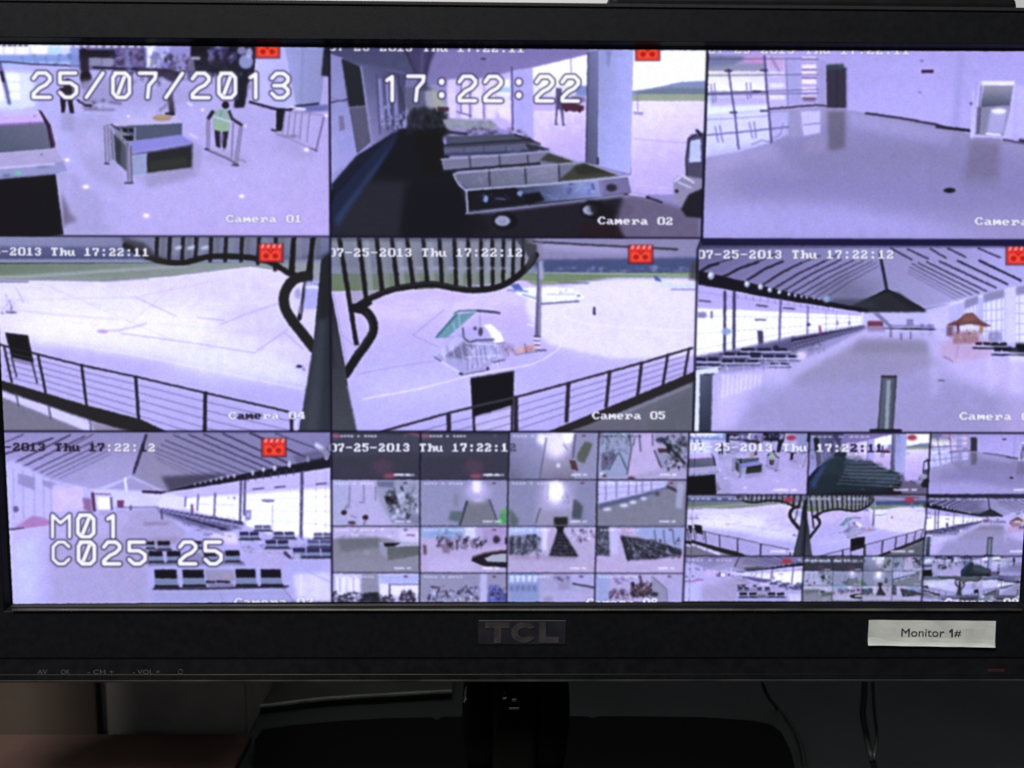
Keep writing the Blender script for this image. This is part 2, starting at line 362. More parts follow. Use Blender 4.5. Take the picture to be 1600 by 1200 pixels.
def cam2():
    tile(T2); V(500, 60, .38125)
    B(30, 30, 1620, 830, (150, 138, 214))
    # ceiling
    G([(30, 30), (1100, 30), (1100, 70), (785, 130), (560, 190), (440, 190), (30, 200)], [(80, 84, 140), (130, 114, 186), (100, 102, 166), (164, 150, 226)])
    P([(480, 40), (1100, 40), (1100, 66), (870, 125), (500, 180), (450, 120)], (128, 112, 188), .9, 4)
    P([(30, 40), (350, 40), (390, 110), (420, 160), (170, 110), (30, 70)], (72, 78, 130), .85, 4)
    P([(340, 40), (475, 40), (450, 110), (425, 210), (405, 180), (380, 110)], (72, 64, 124), .95, 1)
    L([(350, 50), (400, 160)], 3, (40, 40, 90), .8, 1); L([(420, 50), (415, 170)], 4, (96, 84, 150), .8, 1); L([(450, 60), (425, 180)], 3.4, (56, 44, 110), .8, 1)
    E(670, 84, 12, 5, (80, 56, 120), .9, .7); E(320, 80, 8, 5, (70, 76, 130), .6, .8)
    # outside light and apron
    P([(560, 185), (870, 120), (1100, 68), (1100, 560), (880, 440), (780, 380), (560, 330)], (204, 180, 248), 1, 1)
    P([(868, 122), (1098, 66), (1098, 195), (870, 200)], (250, 250, 255), 1, .8)
    G([(866, 296), (1100, 296), (1100, 560), (880, 460)], [(224, 200, 252), (222, 196, 252), (196, 172, 240), (184, 160, 232)])
    B(868, 195, 1100, 240, (222, 222, 250), .9, 2); B(900, 180, 965, 215, (250, 250, 255), .7, 2)
    B(1050, 195, 1098, 235, (80, 110, 200), .7, 1.6); P([(720, 250), (870, 255), (870, 300), (780, 340), (720, 300)], (232, 206, 252), .8, 2)
    for x0, x1 in ((520, 560), (580, 610), (625, 665), (680, 720), (735, 775)): P([(x0, 170), (x1, 165), (x1, 330), (x0, 325)], (232, 210, 252), .85, 1)
    B(722, 170, 780, 235, (230, 236, 255), .9, 1); B(722, 200, 780, 220, (150, 196, 220), .7, 1)
    P([(785, 130), (872, 124), (876, 420), (795, 380)], (180, 172, 244), 1, .7)
    L([(786, 120), (790, 375)], 3, (84, 74, 150), .95, .5)
    L([(1028, 80), (1030, 140)], 1.6, (110, 100, 160), .8, .4)
    for a in ([(615, 200), (615, 325)], [(670, 240), (673, 330)], [(578, 180), (578, 300)]): L(a, 2, (90, 80, 160), .85, .5)
    L([(560, 300), (620, 318)], 2, (80, 70, 120), .8, .5)
    # people, tug far away
    P([(966, 205), (990, 205), (996, 290), (1001, 355), (994, 355), (984, 290), (974, 292), (970, 350), (962, 350), (966, 290)], (70, 60, 124), .85, .8); L([(964, 352), (974, 352)], 2, (50, 40, 80), .8, .5); L([(994, 356), (1004, 356)], 2, (50, 40, 80), .8, .5)
    P([(990, 266), (1020, 260), (1050, 268), (1082, 276), (1080, 296), (1040, 300), (992, 292)], (110, 34, 66), 1, .8); P([(1030, 236), (1085, 240), (1088, 262), (1030, 258)], (80, 70, 110), .6, 1.2)
    E(1010, 296, 7, 6, (50, 20, 50), .9, .5); E(1064, 298, 7, 6, (50, 20, 50), .9, .5)
    # right of column: sky, hills, grass, apron
    G([(1280, 50), (1600, 50), (1600, 215), (1280, 215)], [(255, 255, 255), (244, 246, 255)])
    P([(1280, 225), (1340, 208), (1420, 192), (1480, 178), (1540, 176), (1600, 172), (1600, 232), (1280, 232)], (124, 146, 196), 1, .8)
    P([(1300, 212), (1440, 200), (1600, 205), (1600, 232), (1300, 230)], (110, 130, 150), .9, 1.2)
    G([(1280, 228), (1600, 228), (1600, 258), (1280, 258)], [(150, 170, 140), (166, 176, 150)])
    G([(1280, 256), (1600, 256), (1600, 640), (1260, 640)], [(232, 216, 246), (226, 206, 252), (200, 176, 246), (190, 168, 240)])
    for y in (300, 330): L([(1285, y), (1600, y+6)], 2.5, (240, 206, 236), .5, 1.5)
    L([(1290, 412), (1500, 428)], 1.5, (176, 150, 220), .5, .8); L([(1290, 305), (1320, 308)], 3.4, (90, 84, 120), .7, 1); E(1300, 295, 15, 7, (236, 236, 246), .9, 1); L([(1300, 220), (1303, 300)], 1.4, (120, 110, 150), .7, .4)
    # left wall
    G([(30, 60), (95, 80), (150, 470), (75, 570), (45, 600), (40, 60)], [(130, 132, 200), (130, 130, 200), (176, 170, 236), (160, 160, 236)])
    G([(168, 105), (350, 150), (350, 330), (260, 430), (210, 440)], [(92, 96, 150), (70, 70, 126), (140, 138, 206), (96, 96, 160)])
    P([(88, 82), (165, 118), (212, 420), (152, 470)], (44, 52, 74), 1, .7); P([(120, 280), (188, 276), (212, 420), (152, 470)], (96, 92, 128), 1, .8)
    P([(92, 90), (168, 122), (182, 270), (118, 280)], (34, 44, 50), .8, 2); L([(118, 283), (188, 277)], 2, (130, 130, 170), .8, .5)
    L([(168, 118), (212, 425)], 3, (150, 150, 210), .8, .7)
    L([(45, 262), (112, 250)], 2, (40, 36, 80), .9, .6); L([(50, 245), (110, 262)], 2, (110, 106, 160), .8, .6)
    P([(75, 318), (97, 315), (103, 375), (80, 380)], (120, 112, 160), 1, .7)
    P([(45, 560), (100, 520), (85, 600), (50, 640)], (150, 150, 220), .9, 2)
    for x, w, c in ((232, 2.2, (70, 70, 130)), (262, 3, (80, 80, 140)), (285, 3, (66, 66, 120)), (320, 3, (60, 60, 110))): L([(x, 150), (x+14, 390-(x-232)*.6)], w, c, .8, .7)
    for x in (245, 275, 305): L([(x, 170), (x+10, 350)], 4, (160, 156, 226), .8, 1)
    blobs(30, 255, 290, 370, 375, 3, 9, [(30, 34, 70), (20, 22, 44), (120, 130, 190), (190, 196, 240)], .85, .6, 1.8)
    P([(340, 195), (440, 190), (500, 230), (520, 330), (400, 340), (345, 280)], (90, 96, 130), .85, 3)
    P([(430, 215), (490, 215), (525, 290), (520, 320), (440, 320)], (170, 172, 180), .9, 2); P([(455, 190), (500, 250), (512, 300), (470, 290)], (176, 186, 140), .6, 2)
    L([(330, 200), (345, 290)], 4, (60, 60, 90), .8, 1); B(395, 175, 440, 215, (60, 60, 96), .6, 2)
    # dark floor
    P([(30, 830), (30, 640), (160, 480), (330, 370), (480, 370), (560, 560), (640, 830)], (22, 22, 40), 1, 1.5)
    P([(45, 690), (60, 640), (250, 430), (330, 370), (300, 440), (100, 760), (45, 830)], (26, 44, 96), .95, 2)
    P([(60, 740), (210, 545), (300, 430), (330, 390), (200, 580), (75, 780)], (38, 84, 160), .75, 3)
    P([(45, 600), (150, 480), (270, 410), (330, 360), (240, 450), (60, 640)], (24, 34, 70), .95, 1.2)
    P([(45, 800), (200, 580), (370, 585), (330, 830), (45, 830)], (48, 50, 66), .9, 6)
    P([(350, 600), (600, 600), (700, 800), (330, 800)], (18, 20, 36), .8, 5)
    # dark bags / carts jumble at the far end
    P([(370, 300), (430, 280), (520, 310), (530, 400), (350, 390)], (34, 36, 50), .85, 2.5); blobs(70, 360, 290, 520, 390, 6, 15, [(24, 26, 38), (36, 40, 50), (60, 66, 80), (16, 16, 26)], .7, 1.)
    blobs(5, 380, 310, 480, 380, 4, 8, [(100, 100, 130), (120, 120, 150), (80, 84, 100)], .7, .9)
    P([(380, 380), (520, 370), (500, 420), (505, 560), (420, 560)], (14, 14, 24), .95, 3)
    P([(480, 280), (530, 282), (528, 300), (485, 300)], (90, 40, 60), .9, .8)
    P([(500, 330), (700, 335), (740, 370), (520, 372)], (150, 160, 166), .95, 1); blobs(20, 530, 340, 720, 372, 8, 20, [(110, 122, 134), (170, 176, 190), (90, 96, 110)], .7, 1, .5)
    blobs(26, 600, 370, 840, 400, 8, 20, [(30, 26, 46), (56, 50, 70), (44, 20, 44)], .85, 1, .45); L([(490, 380), (600, 392)], 4, (30, 30, 46), .9, 1)
    # carts, far to near
    def cart(x0, y0, x1, y1, x2, y2, xr, yr, k):
        # back board: from x0,y0 (left top) to x1,y1 (right top), front rail x2,y2
        pass
    P([(515, 402), (800, 392), (860, 405), (900, 440), (520, 445)], (80, 90, 116), 1, .6); L([(512, 438), (860, 415)], 3, (40, 44, 66), .9, .7); L([(800, 395), (900, 432)], 3.4, (70, 50, 60), .9, .6)
    P([(505, 448), (880, 425), (940, 460), (930, 470), (510, 478)], (96, 102, 138), 1, .6); L([(505, 448), (880, 424)], 2, (60, 64, 90), .9, .5)
    P([(840, 430), (930, 452), (860, 462)], (60, 54, 60), .9, .8)
    L([(510, 478), (760, 468), (935, 455)], 4, (46, 60, 110), .9, 1); blobs(10, 760, 452, 930, 472, 4, 9, [(70, 110, 210), (150, 180, 230)], .7, .8, .6)
    for x in (590, 670, 760): L([(x, 443), (x+2, 474)], 1.6, (70, 76, 104), .8, .5)
    P([(495, 495), (720, 480), (930, 462), (1060, 510), (1000, 520), (540, 545), (505, 540)], (122, 122, 156), 1, .7)
    P([(900, 500), (935, 470), (1060, 508), (980, 512)], (76, 78, 66), 1, 1)
    L([(495, 495), (720, 481), (935, 462), (1065, 512)], 2, (176, 176, 200), .9, .5)
    for x in (613, 735, 850): L([(x, 482), (x+4, 528)], 3, (70, 78, 104), .9, .6)
    L([(505, 545), (700, 528), (900, 512)], 3.4, (34, 38, 56), .95, .7)
    # big cart in front
    P([(545, 555), (1080, 505), (1230, 560), (1215, 580), (620, 625), (600, 610)], (116, 120, 146), 1, .7)
    G([(545, 555), (980, 516), (985, 590), (610, 620)], [(112, 118, 150), (138, 138, 172), (104, 110, 136), (118, 120, 146)])
    for k in range(26):
        x = prng.uniform(600, 960); L([(x, 545-(x-692)*.07+prng.uniform(0, 50)), (x+prng.uniform(10, 40), 545-(x-692)*.07+prng.uniform(0, 50))], 1.4, [(90, 96, 120), (150, 150, 180)][k % 2], .35, .8)
    P([(975, 585), (1050, 520), (1090, 510), (1225, 560), (1100, 575)], (78, 80, 58), 1, 1.2); P([(1040, 530), (1085, 512), (1180, 548), (1060, 560)], (56, 60, 44), .8, 1.6)
    for x in (692, 840, 978): L([(x, 535-(x-692)*.07), (x+4, 606-(x-692)*.06)], 3, (62, 70, 92), .95, .6)
    L([(545, 555), (1080, 507), (1235, 562)], 1.8, (176, 176, 206), .9, .5)
    P([(600, 622), (1260, 570), (1275, 640), (610, 712)], (28, 26, 44), 1, .6)
    G([(800, 608), (1160, 578), (1160, 648), (880, 676)], [(60, 70, 110), (160, 172, 226), (50, 66, 120), (120, 140, 210)])
    P([(1140, 578), (1262, 570), (1275, 635), (1150, 650)], (124, 116, 176), .95, 1); E(1195, 612, 22, 16, (50, 40, 70), .9, 1)
    blobs(18, 1000, 592, 1120, 640, 8, 20, [(50, 80, 220), (80, 130, 240), (160, 190, 250), (60, 60, 170)], .85, .8, .6)
    blobs(16, 830, 620, 1000, 660, 10, 24, [(90, 110, 170), (130, 150, 200), (60, 76, 130)], .7, 1.2, .35)
    blobs(12, 640, 635, 790, 670, 6, 14, [(50, 60, 130), (34, 40, 90), (90, 100, 150)], .75, .8, .6); E(680, 658, 10, 14, (120, 170, 230), .9, .8); E(820, 636, 13, 12, (120, 160, 220), .9, .8); L([(720, 655), (760, 660)], 2, (120, 110, 200), .8, .6)
    P([(830, 640), (900, 630), (920, 665), (850, 680)], (16, 16, 28), .95, 1.5)
    L([(548, 560), (570, 600), (600, 625), (605, 712)], 3.2, (170, 176, 210), .95, .5); L([(600, 622), (900, 600), (1262, 566)], 2.6, (190, 196, 226), .95, .5)
    L([(600, 718), (900, 686), (1240, 643)], 3.8, (150, 154, 186), .9, .7); L([(612, 708), (1000, 668)], 2, (90, 90, 120), .8, .5)
    P([(600, 725), (1240, 650), (1290, 700), (1200, 830), (560, 830)], (26, 24, 36), .9, 3)
    L([(1268, 478), (1270, 556)], 2.6, (60, 50, 80), .95, .5); L([(1235, 555), (1270, 548)], 2, (130, 120, 170), .8, .5)
    L([(1275, 580), (1280, 640)], 3, (190, 176, 226), .8, .8)
    for cx, cy in ((748, 748), (1108, 703)):
        E(cx+10, cy, 52, 36, (16, 14, 24), .95, 1.5); E(cx, cy, 32, 22, (170, 180, 210), .95, 1); E(cx, cy, 14, 9, (120, 126, 160), .9, 1); E(cx, cy-2, 5, 3, (210, 214, 240), .9, .6)
    P([(1090, 660), (1200, 690), (1210, 745), (1130, 750)], (30, 22, 34), .9, 2.5)
    # ground under / right
    P([(1240, 650), (1290, 640), (1480, 690), (1560, 700), (1560, 830), (1210, 830), (1215, 740)], (112, 98, 134), .95, 4)
    L([(1268, 638), (1340, 648)], 3, (206, 190, 236), .95, .6); L([(1340, 650), (1400, 672)], 3.4, (60, 50, 76), .95, .7); E(1345, 652, 8, 5, (50, 40, 60), .9, .5)
    L([(1290, 602), (1450, 615)], 1.6, (220, 200, 250), .6, .8)
    P([(1058, 830), (1065, 768), (1110, 752), (1220, 762), (1255, 830)], (54, 26, 36), .95, 2.5)
    # column
    G([(1098, 55), (1145, 50), (1140, 520), (1088, 510)], [(104, 110, 166), (120, 126, 180), (84, 90, 130), (98, 104, 146)])
    G([(1142, 48), (1285, 48), (1272, 555), (1138, 520)], [(150, 156, 216), (168, 176, 246), (164, 172, 240), (180, 182, 250)])
    P([(1172, 50), (1195, 50), (1185, 118), (1178, 118)], (110, 116, 176), .6, 1); L([(1098, 60), (1090, 508)], 2, (60, 60, 110), .8, .5); B(1135, 488, 1143, 518, (30, 26, 60), .8, .6)
    # tug at right
    P([(1505, 420), (1520, 395), (1610, 380), (1620, 600), (1500, 580)], (84, 80, 116), 1, 1); P([(1518, 420), (1560, 412), (1562, 505), (1512, 510)], (190, 200, 246), 1, .8)
    L([(1505, 580), (1500, 500), (1512, 410), (1540, 395)], 3, (60, 56, 90), .95, .6); L([(1545, 378), (1560, 395)], 5, (40, 30, 60), .9, .7)
    P([(1450, 580), (1480, 560), (1600, 580), (1600, 720), (1500, 700), (1448, 660)], (146, 140, 176), 1, 1); L([(1455, 585), (1485, 562), (1530, 590)], 3.6, (216, 210, 240), .95, .7); L([(1470, 590), (1520, 612)], 3, (210, 206, 236), .9, .7)
    E(1462, 626, 7, 8, (40, 30, 50), .9, .7); P([(1480, 700), (1510, 640), (1600, 600), (1600, 740), (1500, 730)], (34, 32, 46), .95, 1.6)
    mottle([(30, 50), (1600, 50), (1600, 830), (30, 830)], .03, 8)
    L([(36, 40), (42, 830)], 3.4, (20, 18, 50), .9, .6)
    V(0, 0, 1)

def cam2_text():
    tile(T2)
    V(0, 0, 1)
    osd('07-25-2013 Thu 17:22:11', 513, 66.5, 822, 69.5, h=12.5)
    B(500, 50, 1100, 75.2, (8, 6, 14), 1, .3)
    osd('Camera 02', 934, 338.5, 1054, 339.5, h=12)
    big('17:22:22', 594, 119, 40.2, 38, .0025)
    rec_icon(1012, 80, 1.05, 6)

def cam3():
    tile(T3); V(1080, 60, .325)
    G([(20, 40), (1850, 40), (1850, 520), (20, 520)], [(176, 160, 232), (176, 160, 236), (190, 178, 250), (186, 176, 248)])
    # floor
    P([(20, 560), (380, 350), (640, 330), (750, 340), (840, 358), (1240, 430), (1340, 462), (1520, 490), (1850, 560), (1850, 1000), (20, 1000)], (150, 142, 190), 1, 1)
    G([(20, 560), (380, 350), (640, 334), (750, 342), (1340, 470), (1850, 560), (1850, 1000), (20, 1000)], [(168, 160, 210), (160, 152, 206), (166, 154, 220), (160, 146, 214)], .75)
    P([(200, 560), (700, 400), (1340, 500), (1900, 640), (1900, 820), (900, 840), (200, 760)], (136, 127, 195), .85, 16)
    P([(20, 800), (700, 780), (1500, 960), (20, 1000)], (176, 166, 240), .75, 14); P([(420, 500), (1300, 470), (1300, 660), (420, 620)], (134, 128, 180), .6, 14)
    P([(20, 590), (420, 520), (520, 640), (20, 720)], (160, 150, 205), .5, 10); P([(1080, 600), (1120, 600), (1130, 760), (1090, 760)], (150, 140, 205), .3, 6); P([(760, 360), (1250, 450), (1240, 520), (770, 430)], (176, 168, 236), .45, 4)
    P([(650, 345), (745, 345), (740, 530), (660, 540)], (104, 98, 120), .75, 3.5); P([(1340, 480), (1490, 500), (1480, 680), (1310, 680)], (120, 110, 150), .75, 5)
    P([(1300, 640), (1480, 660), (1480, 720), (1330, 720)], (130, 120, 170), .5, 6)
    # reflections of windows
    P([(20, 380), (370, 350), (385, 500), (230, 545), (20, 580)], (206, 208, 255), .95, 1.5); P([(375, 360), (470, 352), (470, 460), (385, 500)], (188, 182, 240), .9, 1.5)
    P([(465, 352), (525, 350), (535, 470), (470, 480)], (160, 154, 206), .8, 2); P([(525, 350), (620, 348), (622, 455), (540, 470)], (204, 198, 250), .95, 1); P([(560, 480), (640, 470), (640, 540), (540, 560)], (168, 150, 196), .5, 4)
    P([(70, 560), (230, 530), (400, 500), (420, 580), (70, 640)], (176, 164, 220), .6, 6)
    # window wall
    G([(20, 80), (360, 80), (372, 330), (20, 370)], [(130, 136, 190), (190, 150, 220), (222, 226, 255), (216, 214, 255)])
    P([(20, 80), (255, 85), (250, 105), (200, 130), (20, 145)], (110, 124, 166), .9, 1.5); P([(250, 80), (345, 80), (345, 140), (280, 125)], (214, 140, 206), .9, 1.5)
    P([(20, 130), (350, 120), (350, 155), (20, 155)], (130, 140, 166), .7, 1.5)
    G([(20, 155), (355, 158), (360, 260), (20, 262)], [(226, 226, 206), (216, 214, 220), (250, 246, 250), (240, 236, 252)])
    P([(20, 300), (365, 310), (372, 345), (20, 380)], (216, 236, 246), .8, 2); P([(90, 290), (360, 290), (360, 320), (90, 325)], (190, 160, 220), .6, 2)
    P([(360, 85), (460, 92), (465, 320), (372, 330)], (200, 186, 236), .95, 1); P([(365, 85), (440, 92), (445, 150), (370, 140)], (220, 150, 200), .5, 2); L([(385, 90), (430, 170)], 3, (140, 80, 160), .6, 1)
    for y in (160, 215, 270): P([(375, y), (448, y+2), (450, y+22), (378, y+24)], (240, 228, 236), .8, 1)
    P([(458, 95), (525, 95), (528, 315), (465, 318)], (172, 166, 230), 1, 1)
    for i, y in enumerate((88, 125, 155, 195, 235, 275)): P([(530, y), (600, y), (605, y+24), (532, y+24)], (250, 228, 236) if i % 2 else (244, 216, 244), .9, .8)
    for y in (104, 150, 190, 290): L([(532, y), (604, y)], 2.4, (130, 90, 150), .8, .7)
    B(535, 282, 600, 303, (110, 76, 130), .8, 1)
    P([(604, 100), (650, 110), (650, 320), (608, 312)], (166, 158, 220), .9, 1.2)
    for y0, y1 in ((98, 98), (176, 174), (255, 245), (268, 262)): L([(70, y0+2), (360, y0), (610, y1)], 1.6, (84, 76, 150), .8, .5)
    L([(70, 268), (200, 262), (370, 258)], 2.4, (60, 50, 120), .85, .5)
    L([(180, 150), (195, 270), (210, 360), (228, 530)], 3, (80, 70, 150), .9, .6); L([(352, 85), (362, 240), (375, 370), (386, 500)], 3.4, (80, 70, 150), .9, .6); L([(455, 100), (465, 320)], 2, (120, 110, 180), .8, .6)
    L([(66, 466), (220, 452), (380, 435), (470, 425)], 2.4, (96, 84, 160), .85, .6); L([(70, 390), (200, 385), (370, 372)], 1.6, (130, 120, 190), .6, .8)
    L([(540, 415), (622, 408)], 1.8, (120, 110, 180), .8, .6)
    for a in ([(95, 220), (105, 310)], [(112, 215), (118, 305)], [(265, 215), (272, 290)], [(285, 215), (286, 285)], [(115, 425), (130, 500)], [(137, 420), (152, 500)], [(280, 405), (295, 480)], [(303, 400), (312, 478)]): L(a, 1.8, (110, 96, 190), .85, .5)
    for x, y in ((180, 156), (350, 154), (315, 255), (205, 356), (350, 348)): L([(x-16, y), (x+14, y)], 3, (60, 50, 100), .9, .6)
    L([(290, 510), (340, 490), (385, 500)], 1.6, (120, 100, 180), .8, .6); L([(400, 480), (430, 460), (440, 410)], 2, (130, 110, 200), .7, .7)
    L([(375, 340), (600, 320), (650, 325)], 3.2, (70, 60, 90), .95, .7)
    # grey wall piece, door
    P([(650, 130), (745, 140), (745, 335), (652, 332)], (66, 58, 84), 1, .7); P([(652, 125), (735, 122), (735, 148), (655, 152)], (60, 84, 96), 1, 1)
    L([(700, 150), (700, 330)], 2, (50, 42, 70), .7, .8); L([(748, 140), (750, 335)], 2, (120, 110, 170), .7, .6)
    # wall details
    B(1108, 150, 1165, 166, (66, 26, 66), .95, .7); B(1100, 143, 1180, 150, (210, 196, 250), .4, 1)
    E(1108, 108, 10, 6, (120, 106, 170), .9, .5); E(1100, 260, 9, 5, (120, 110, 180), .8, .5); E(890, 100, 16, 4, (160, 144, 210), .7, 1)
    P([(1280, 60), (1315, 60), (1290, 430), (1250, 425)], (160, 154, 226), .6, 3)
    L([(750, 340), (840, 352)], 2, (190, 180, 240), .8, .6); L([(840, 360), (1000, 382), (1185, 416), (1240, 432), (1340, 445)], 3.6, (56, 44, 80), .95, .6); L([(1180, 425), (1335, 442)], 4.4, (50, 36, 70), .9, .7)
    # lift
    P([(1385, 205), (1560, 205), (1548, 480), (1340, 475)], (196, 188, 244), 1, .8); P([(1395, 205), (1555, 205), (1550, 228), (1402, 226)], (232, 226, 236), 1, .7)
    P([(1408, 228), (1548, 228), (1530, 350), (1500, 470), (1372, 462), (1385, 330)], (136, 134, 170), 1, .7)
    G([(1408, 228), (1546, 228), (1532, 320), (1396, 330)], [(156, 156, 162), (150, 150, 170), (80, 90, 130), (84, 94, 136)])
    P([(1440, 340), (1525, 335), (1500, 460), (1420, 455)], (180, 174, 230), .95, 2); E(1478, 350, 36, 14, (240, 240, 250), .9, 1.5); L([(1420, 458), (1485, 464)], 3.6, (240, 240, 255), .9, .8)
    P([(1375, 330), (1395, 330), (1385, 460), (1368, 460)], (96, 90, 120), .9, .8); L([(1395, 230), (1370, 460)], 2, (120, 112, 170), .9, .6)
    E(1347, 314, 8, 9, (70, 56, 110), .9, .6); L([(1355, 250), (1350, 480)], 3, (210, 206, 255), .8, 1)
    P([(1500, 480), (1580, 495), (1580, 480), (1850, 540), (1850, 560), (1500, 492)], (80, 70, 110), .8, .8); B(1560, 225, 1850, 470, (196, 190, 250), .8, 2); L([(1580, 490), (1640, 505)], 4, (60, 50, 90), .9, .7)
    E(1241, 731, 30, 12, (54, 42, 66), 1, .8); E(1241, 729, 18, 6, (30, 22, 40), .9, .7)
    mottle([(20, 40), (1850, 40), (1850, 1000), (20, 1000)], .02, 10)
    L([(80, 40), (50, 970)], 3.4, (16, 12, 44), .95, .5)
    V(0, 0, 1)
def cam3_text():
    tile(T3)
    osd('07-25-2013 Thu 17:22:11', 1106, 70.5, 1424, 72.5, h=12.5)
    B(1100, 50, 1670, 79, (8, 6, 14), 1, .3)
    osd('Camera 03', 1523, 339.5, 1652, 341, h=12)

def cam4():
    tile(T4); V(0, 360, .33125)
    G([(-80, 20), (1600, 20), (1600, 150), (-80, 150)], [(140, 142, 184), (120, 124, 160), (120, 128, 190), (90, 104, 160)])
    P([(-80, 75), (700, 80), (700, 125), (-80, 125)], (84, 92, 150), .9, 2); B(-80, 118, 1600, 140, (70, 80, 130), .8, 2); B(-80, 138, 1600, 156, (150, 160, 190), .8, 1.5)
    G([(-80, 158), (1600, 150), (1600, 250), (-80, 250)], [(110, 136, 110), (150, 160, 160), (116, 136, 104), (170, 170, 180)])
    G([(-80, 230), (500, 240), (820, 215), (1180, 170), (1320, 190), (1600, 300), (1600, 1000), (-80, 1000)], [(218, 208, 252), (220, 204, 248), (196, 186, 250), (196, 186, 252)])
    P([(-80, 216), (130, 212), (600, 180), (880, 165), (880, 172), (140, 222), (-80, 230)], (176, 184, 190), .8, 1.2)
    L([(-80, 240), (130, 242)], 3, (90, 84, 120), .8, .7); L([(0, 232), (520, 240), (700, 228)], 1.6, (120, 120, 120), .5, .8)
    P([(-80, 400), (600, 420), (1400, 540), (1440, 600), (560, 560), (-80, 460)], (228, 212, 244), .6, 8); P([(100, 480), (700, 440), (1200, 540), (1440, 700), (1440, 760), (500, 560)], (218, 218, 252), .6, 9)
    P([(-80, 540), (400, 560), (1440, 740), (1440, 1000), (-80, 1000)], (184, 172, 240), .7, 9)
    E(560, 430, 520, 90, (240, 238, 255), .75, 22); E(1100, 640, 330, 80, (222, 224, 255), .5, 18); E(250, 300, 300, 50, (226, 220, 255), .5, 14); E(1080, 300, 260, 60, (214, 206, 246), .5, 14)
    for k in range(60):
        x = prng.uniform(-60, 1300); y = prng.uniform(250, 640); L([(x, y), (x+prng.uniform(40, 200), y+prng.uniform(-6, 20))], prng.uniform(1, 3), [(196, 182, 232), (240, 236, 255), (210, 190, 226)][k % 3], .22, 1.2)
    for a in ([(-60, 330), (640, 315), (1000, 240)], [(200, 250), (820, 520)], [(900, 200), (560, 480)]): L(a, 1.4, (196, 180, 220), .4, .8)
    for a in ([(640, 315), (830, 405)], [(1040, 445), (1160, 395), (1310, 345)], [(570, 485), (900, 530), (1200, 578), (1360, 465)], [(930, 410), (1060, 425)], [(1340, 480), (1430, 560)]): L(a, 1.3, (168, 130, 180), .5, .7)
    L([(460, 475), (560, 472), (690, 440)], 2, (190, 130, 190), .6, 1); E(485, 477, 26, 7, (196, 110, 190), .6, 1.2); L([(-80, 360), (300, 400), (560, 420)], 2, (206, 176, 216), .6, 1.5)
    L([(170, 510), (700, 600), (1430, 750)], 1.8, (232, 222, 255), .7, 1)
    E(1412, 642, 15, 7, (40, 26, 70), .9, .8); E(1432, 655, 8, 6, (120, 110, 150), .7, .7)
    blobs(12, 0, 300, 70, 395, 4, 10, [(150, 140, 200), (180, 170, 220), (90, 80, 130)], .6, .6); L([(30, 385), (75, 388)], 2.6, (70, 64, 96), .8, .7); L([(45, 330), (60, 385)], 1.6, (110, 100, 150), .7, .5)
    L([(75, 270), (110, 340)], 1.3, (170, 160, 200), .6, .8)
    # gull-wing canopy ribs
    P([(560, 20), (1480, 20), (1490, 140), (1300, 160), (1200, 120), (1000, 130), (860, 150), (700, 140)], (120, 124, 150), .55, 1.5)
    for i, x in enumerate((740, 800, 862, 925, 995, 1065, 1140, 1220, 1300, 1385, 1470)):
        P([(x-7, 25), (x+11, 25), (x+5, 150 if x < 1180 else 150+(x-1180)*.35), (x-12, 150 if x < 1180 else 150+(x-1180)*.35)], (34, 34, 34), .95, .7)
        P([(x+18, 30), (x+44, 30), (x+38, 135), (x+14, 130)], (130, 140, 150) if i % 2 else (110, 116, 110), .6, 1.2)
    for x in (825, 885, 950): P([(x, 78), (x+32, 70), (x+32, 88), (x, 92)], (220, 226, 250), .8, 1)
    L(curve([(590, 70), (700, 125), (790, 150), (880, 150), (980, 125), (1090, 122), (1200, 132), (1290, 158), (1370, 205), (1440, 220)]), 8.6, (36, 34, 30), .98, .6)
    P([(570, 30), (680, 60), (740, 120), (820, 155), (700, 140), (600, 90)], (58, 58, 56), .7, 2.5)
    L(curve([(1440, 232), (1392, 250), (1358, 300), (1356, 352), (1388, 412), (1445, 490)]), 2, (96, 92, 96), .6, .8)
    L([(1385, 30), (1372, 190)], 6.6, (34, 30, 28), .98, .6); L([(1480, 30), (1450, 210), (1412, 415)], 6.6, (30, 28, 30), .98, .6)
    L(curve([(1445, 215), (1385, 235), (1345, 290), (1342, 355), (1375, 420), (1430, 490), (1480, 555)]), 16, (44, 42, 36), 1, .6)
    P([(1440, 240), (1510, 235), (1500, 370), (1430, 370)], (170, 170, 240), .9, 1.2); B(1440, 262, 1510, 275, (236, 236, 255), .8, 1)
    E(1405, 300, 14, 24, (90, 90, 140), .8, 1); P([(1380, 300), (1420, 250), (1425, 400), (1385, 380)], (206, 200, 246), .6, 2)
    G([(1515, 140), (1580, 90), (1580, 1000), (1400, 1000), (1425, 850), (1480, 520)], [(54, 68, 74), (38, 44, 58), (64, 80, 88), (50, 62, 72)])
    P([(1500, 420), (1540, 420), (1500, 1000), (1440, 1000)], (92, 104, 116), .35, 4)
    P([(1525, 120), (1570, 90), (1570, 400), (1500, 420)], (40, 44, 40), .7, 3); L([(1470, 590), (1425, 850)], 1.6, (150, 150, 200), .8, .7)
    # sign board and railing
    P([(24, 482), (132, 495), (160, 625), (55, 600)], (30, 26, 28), 1, .6); P([(60, 600), (150, 622), (150, 640), (62, 618)], (130, 110, 160), .6, 1)
    L([(55, 600), (78, 690)], 2.6, (50, 44, 70), .95, .4); L([(150, 620), (175, 720)], 2.6, (50, 44, 70), .95, .4)
    L([(-80, 520), (20, 545), (380, 635), (640, 690), (960, 765), (1360, 855)], 3, (44, 38, 46), 1, .4)
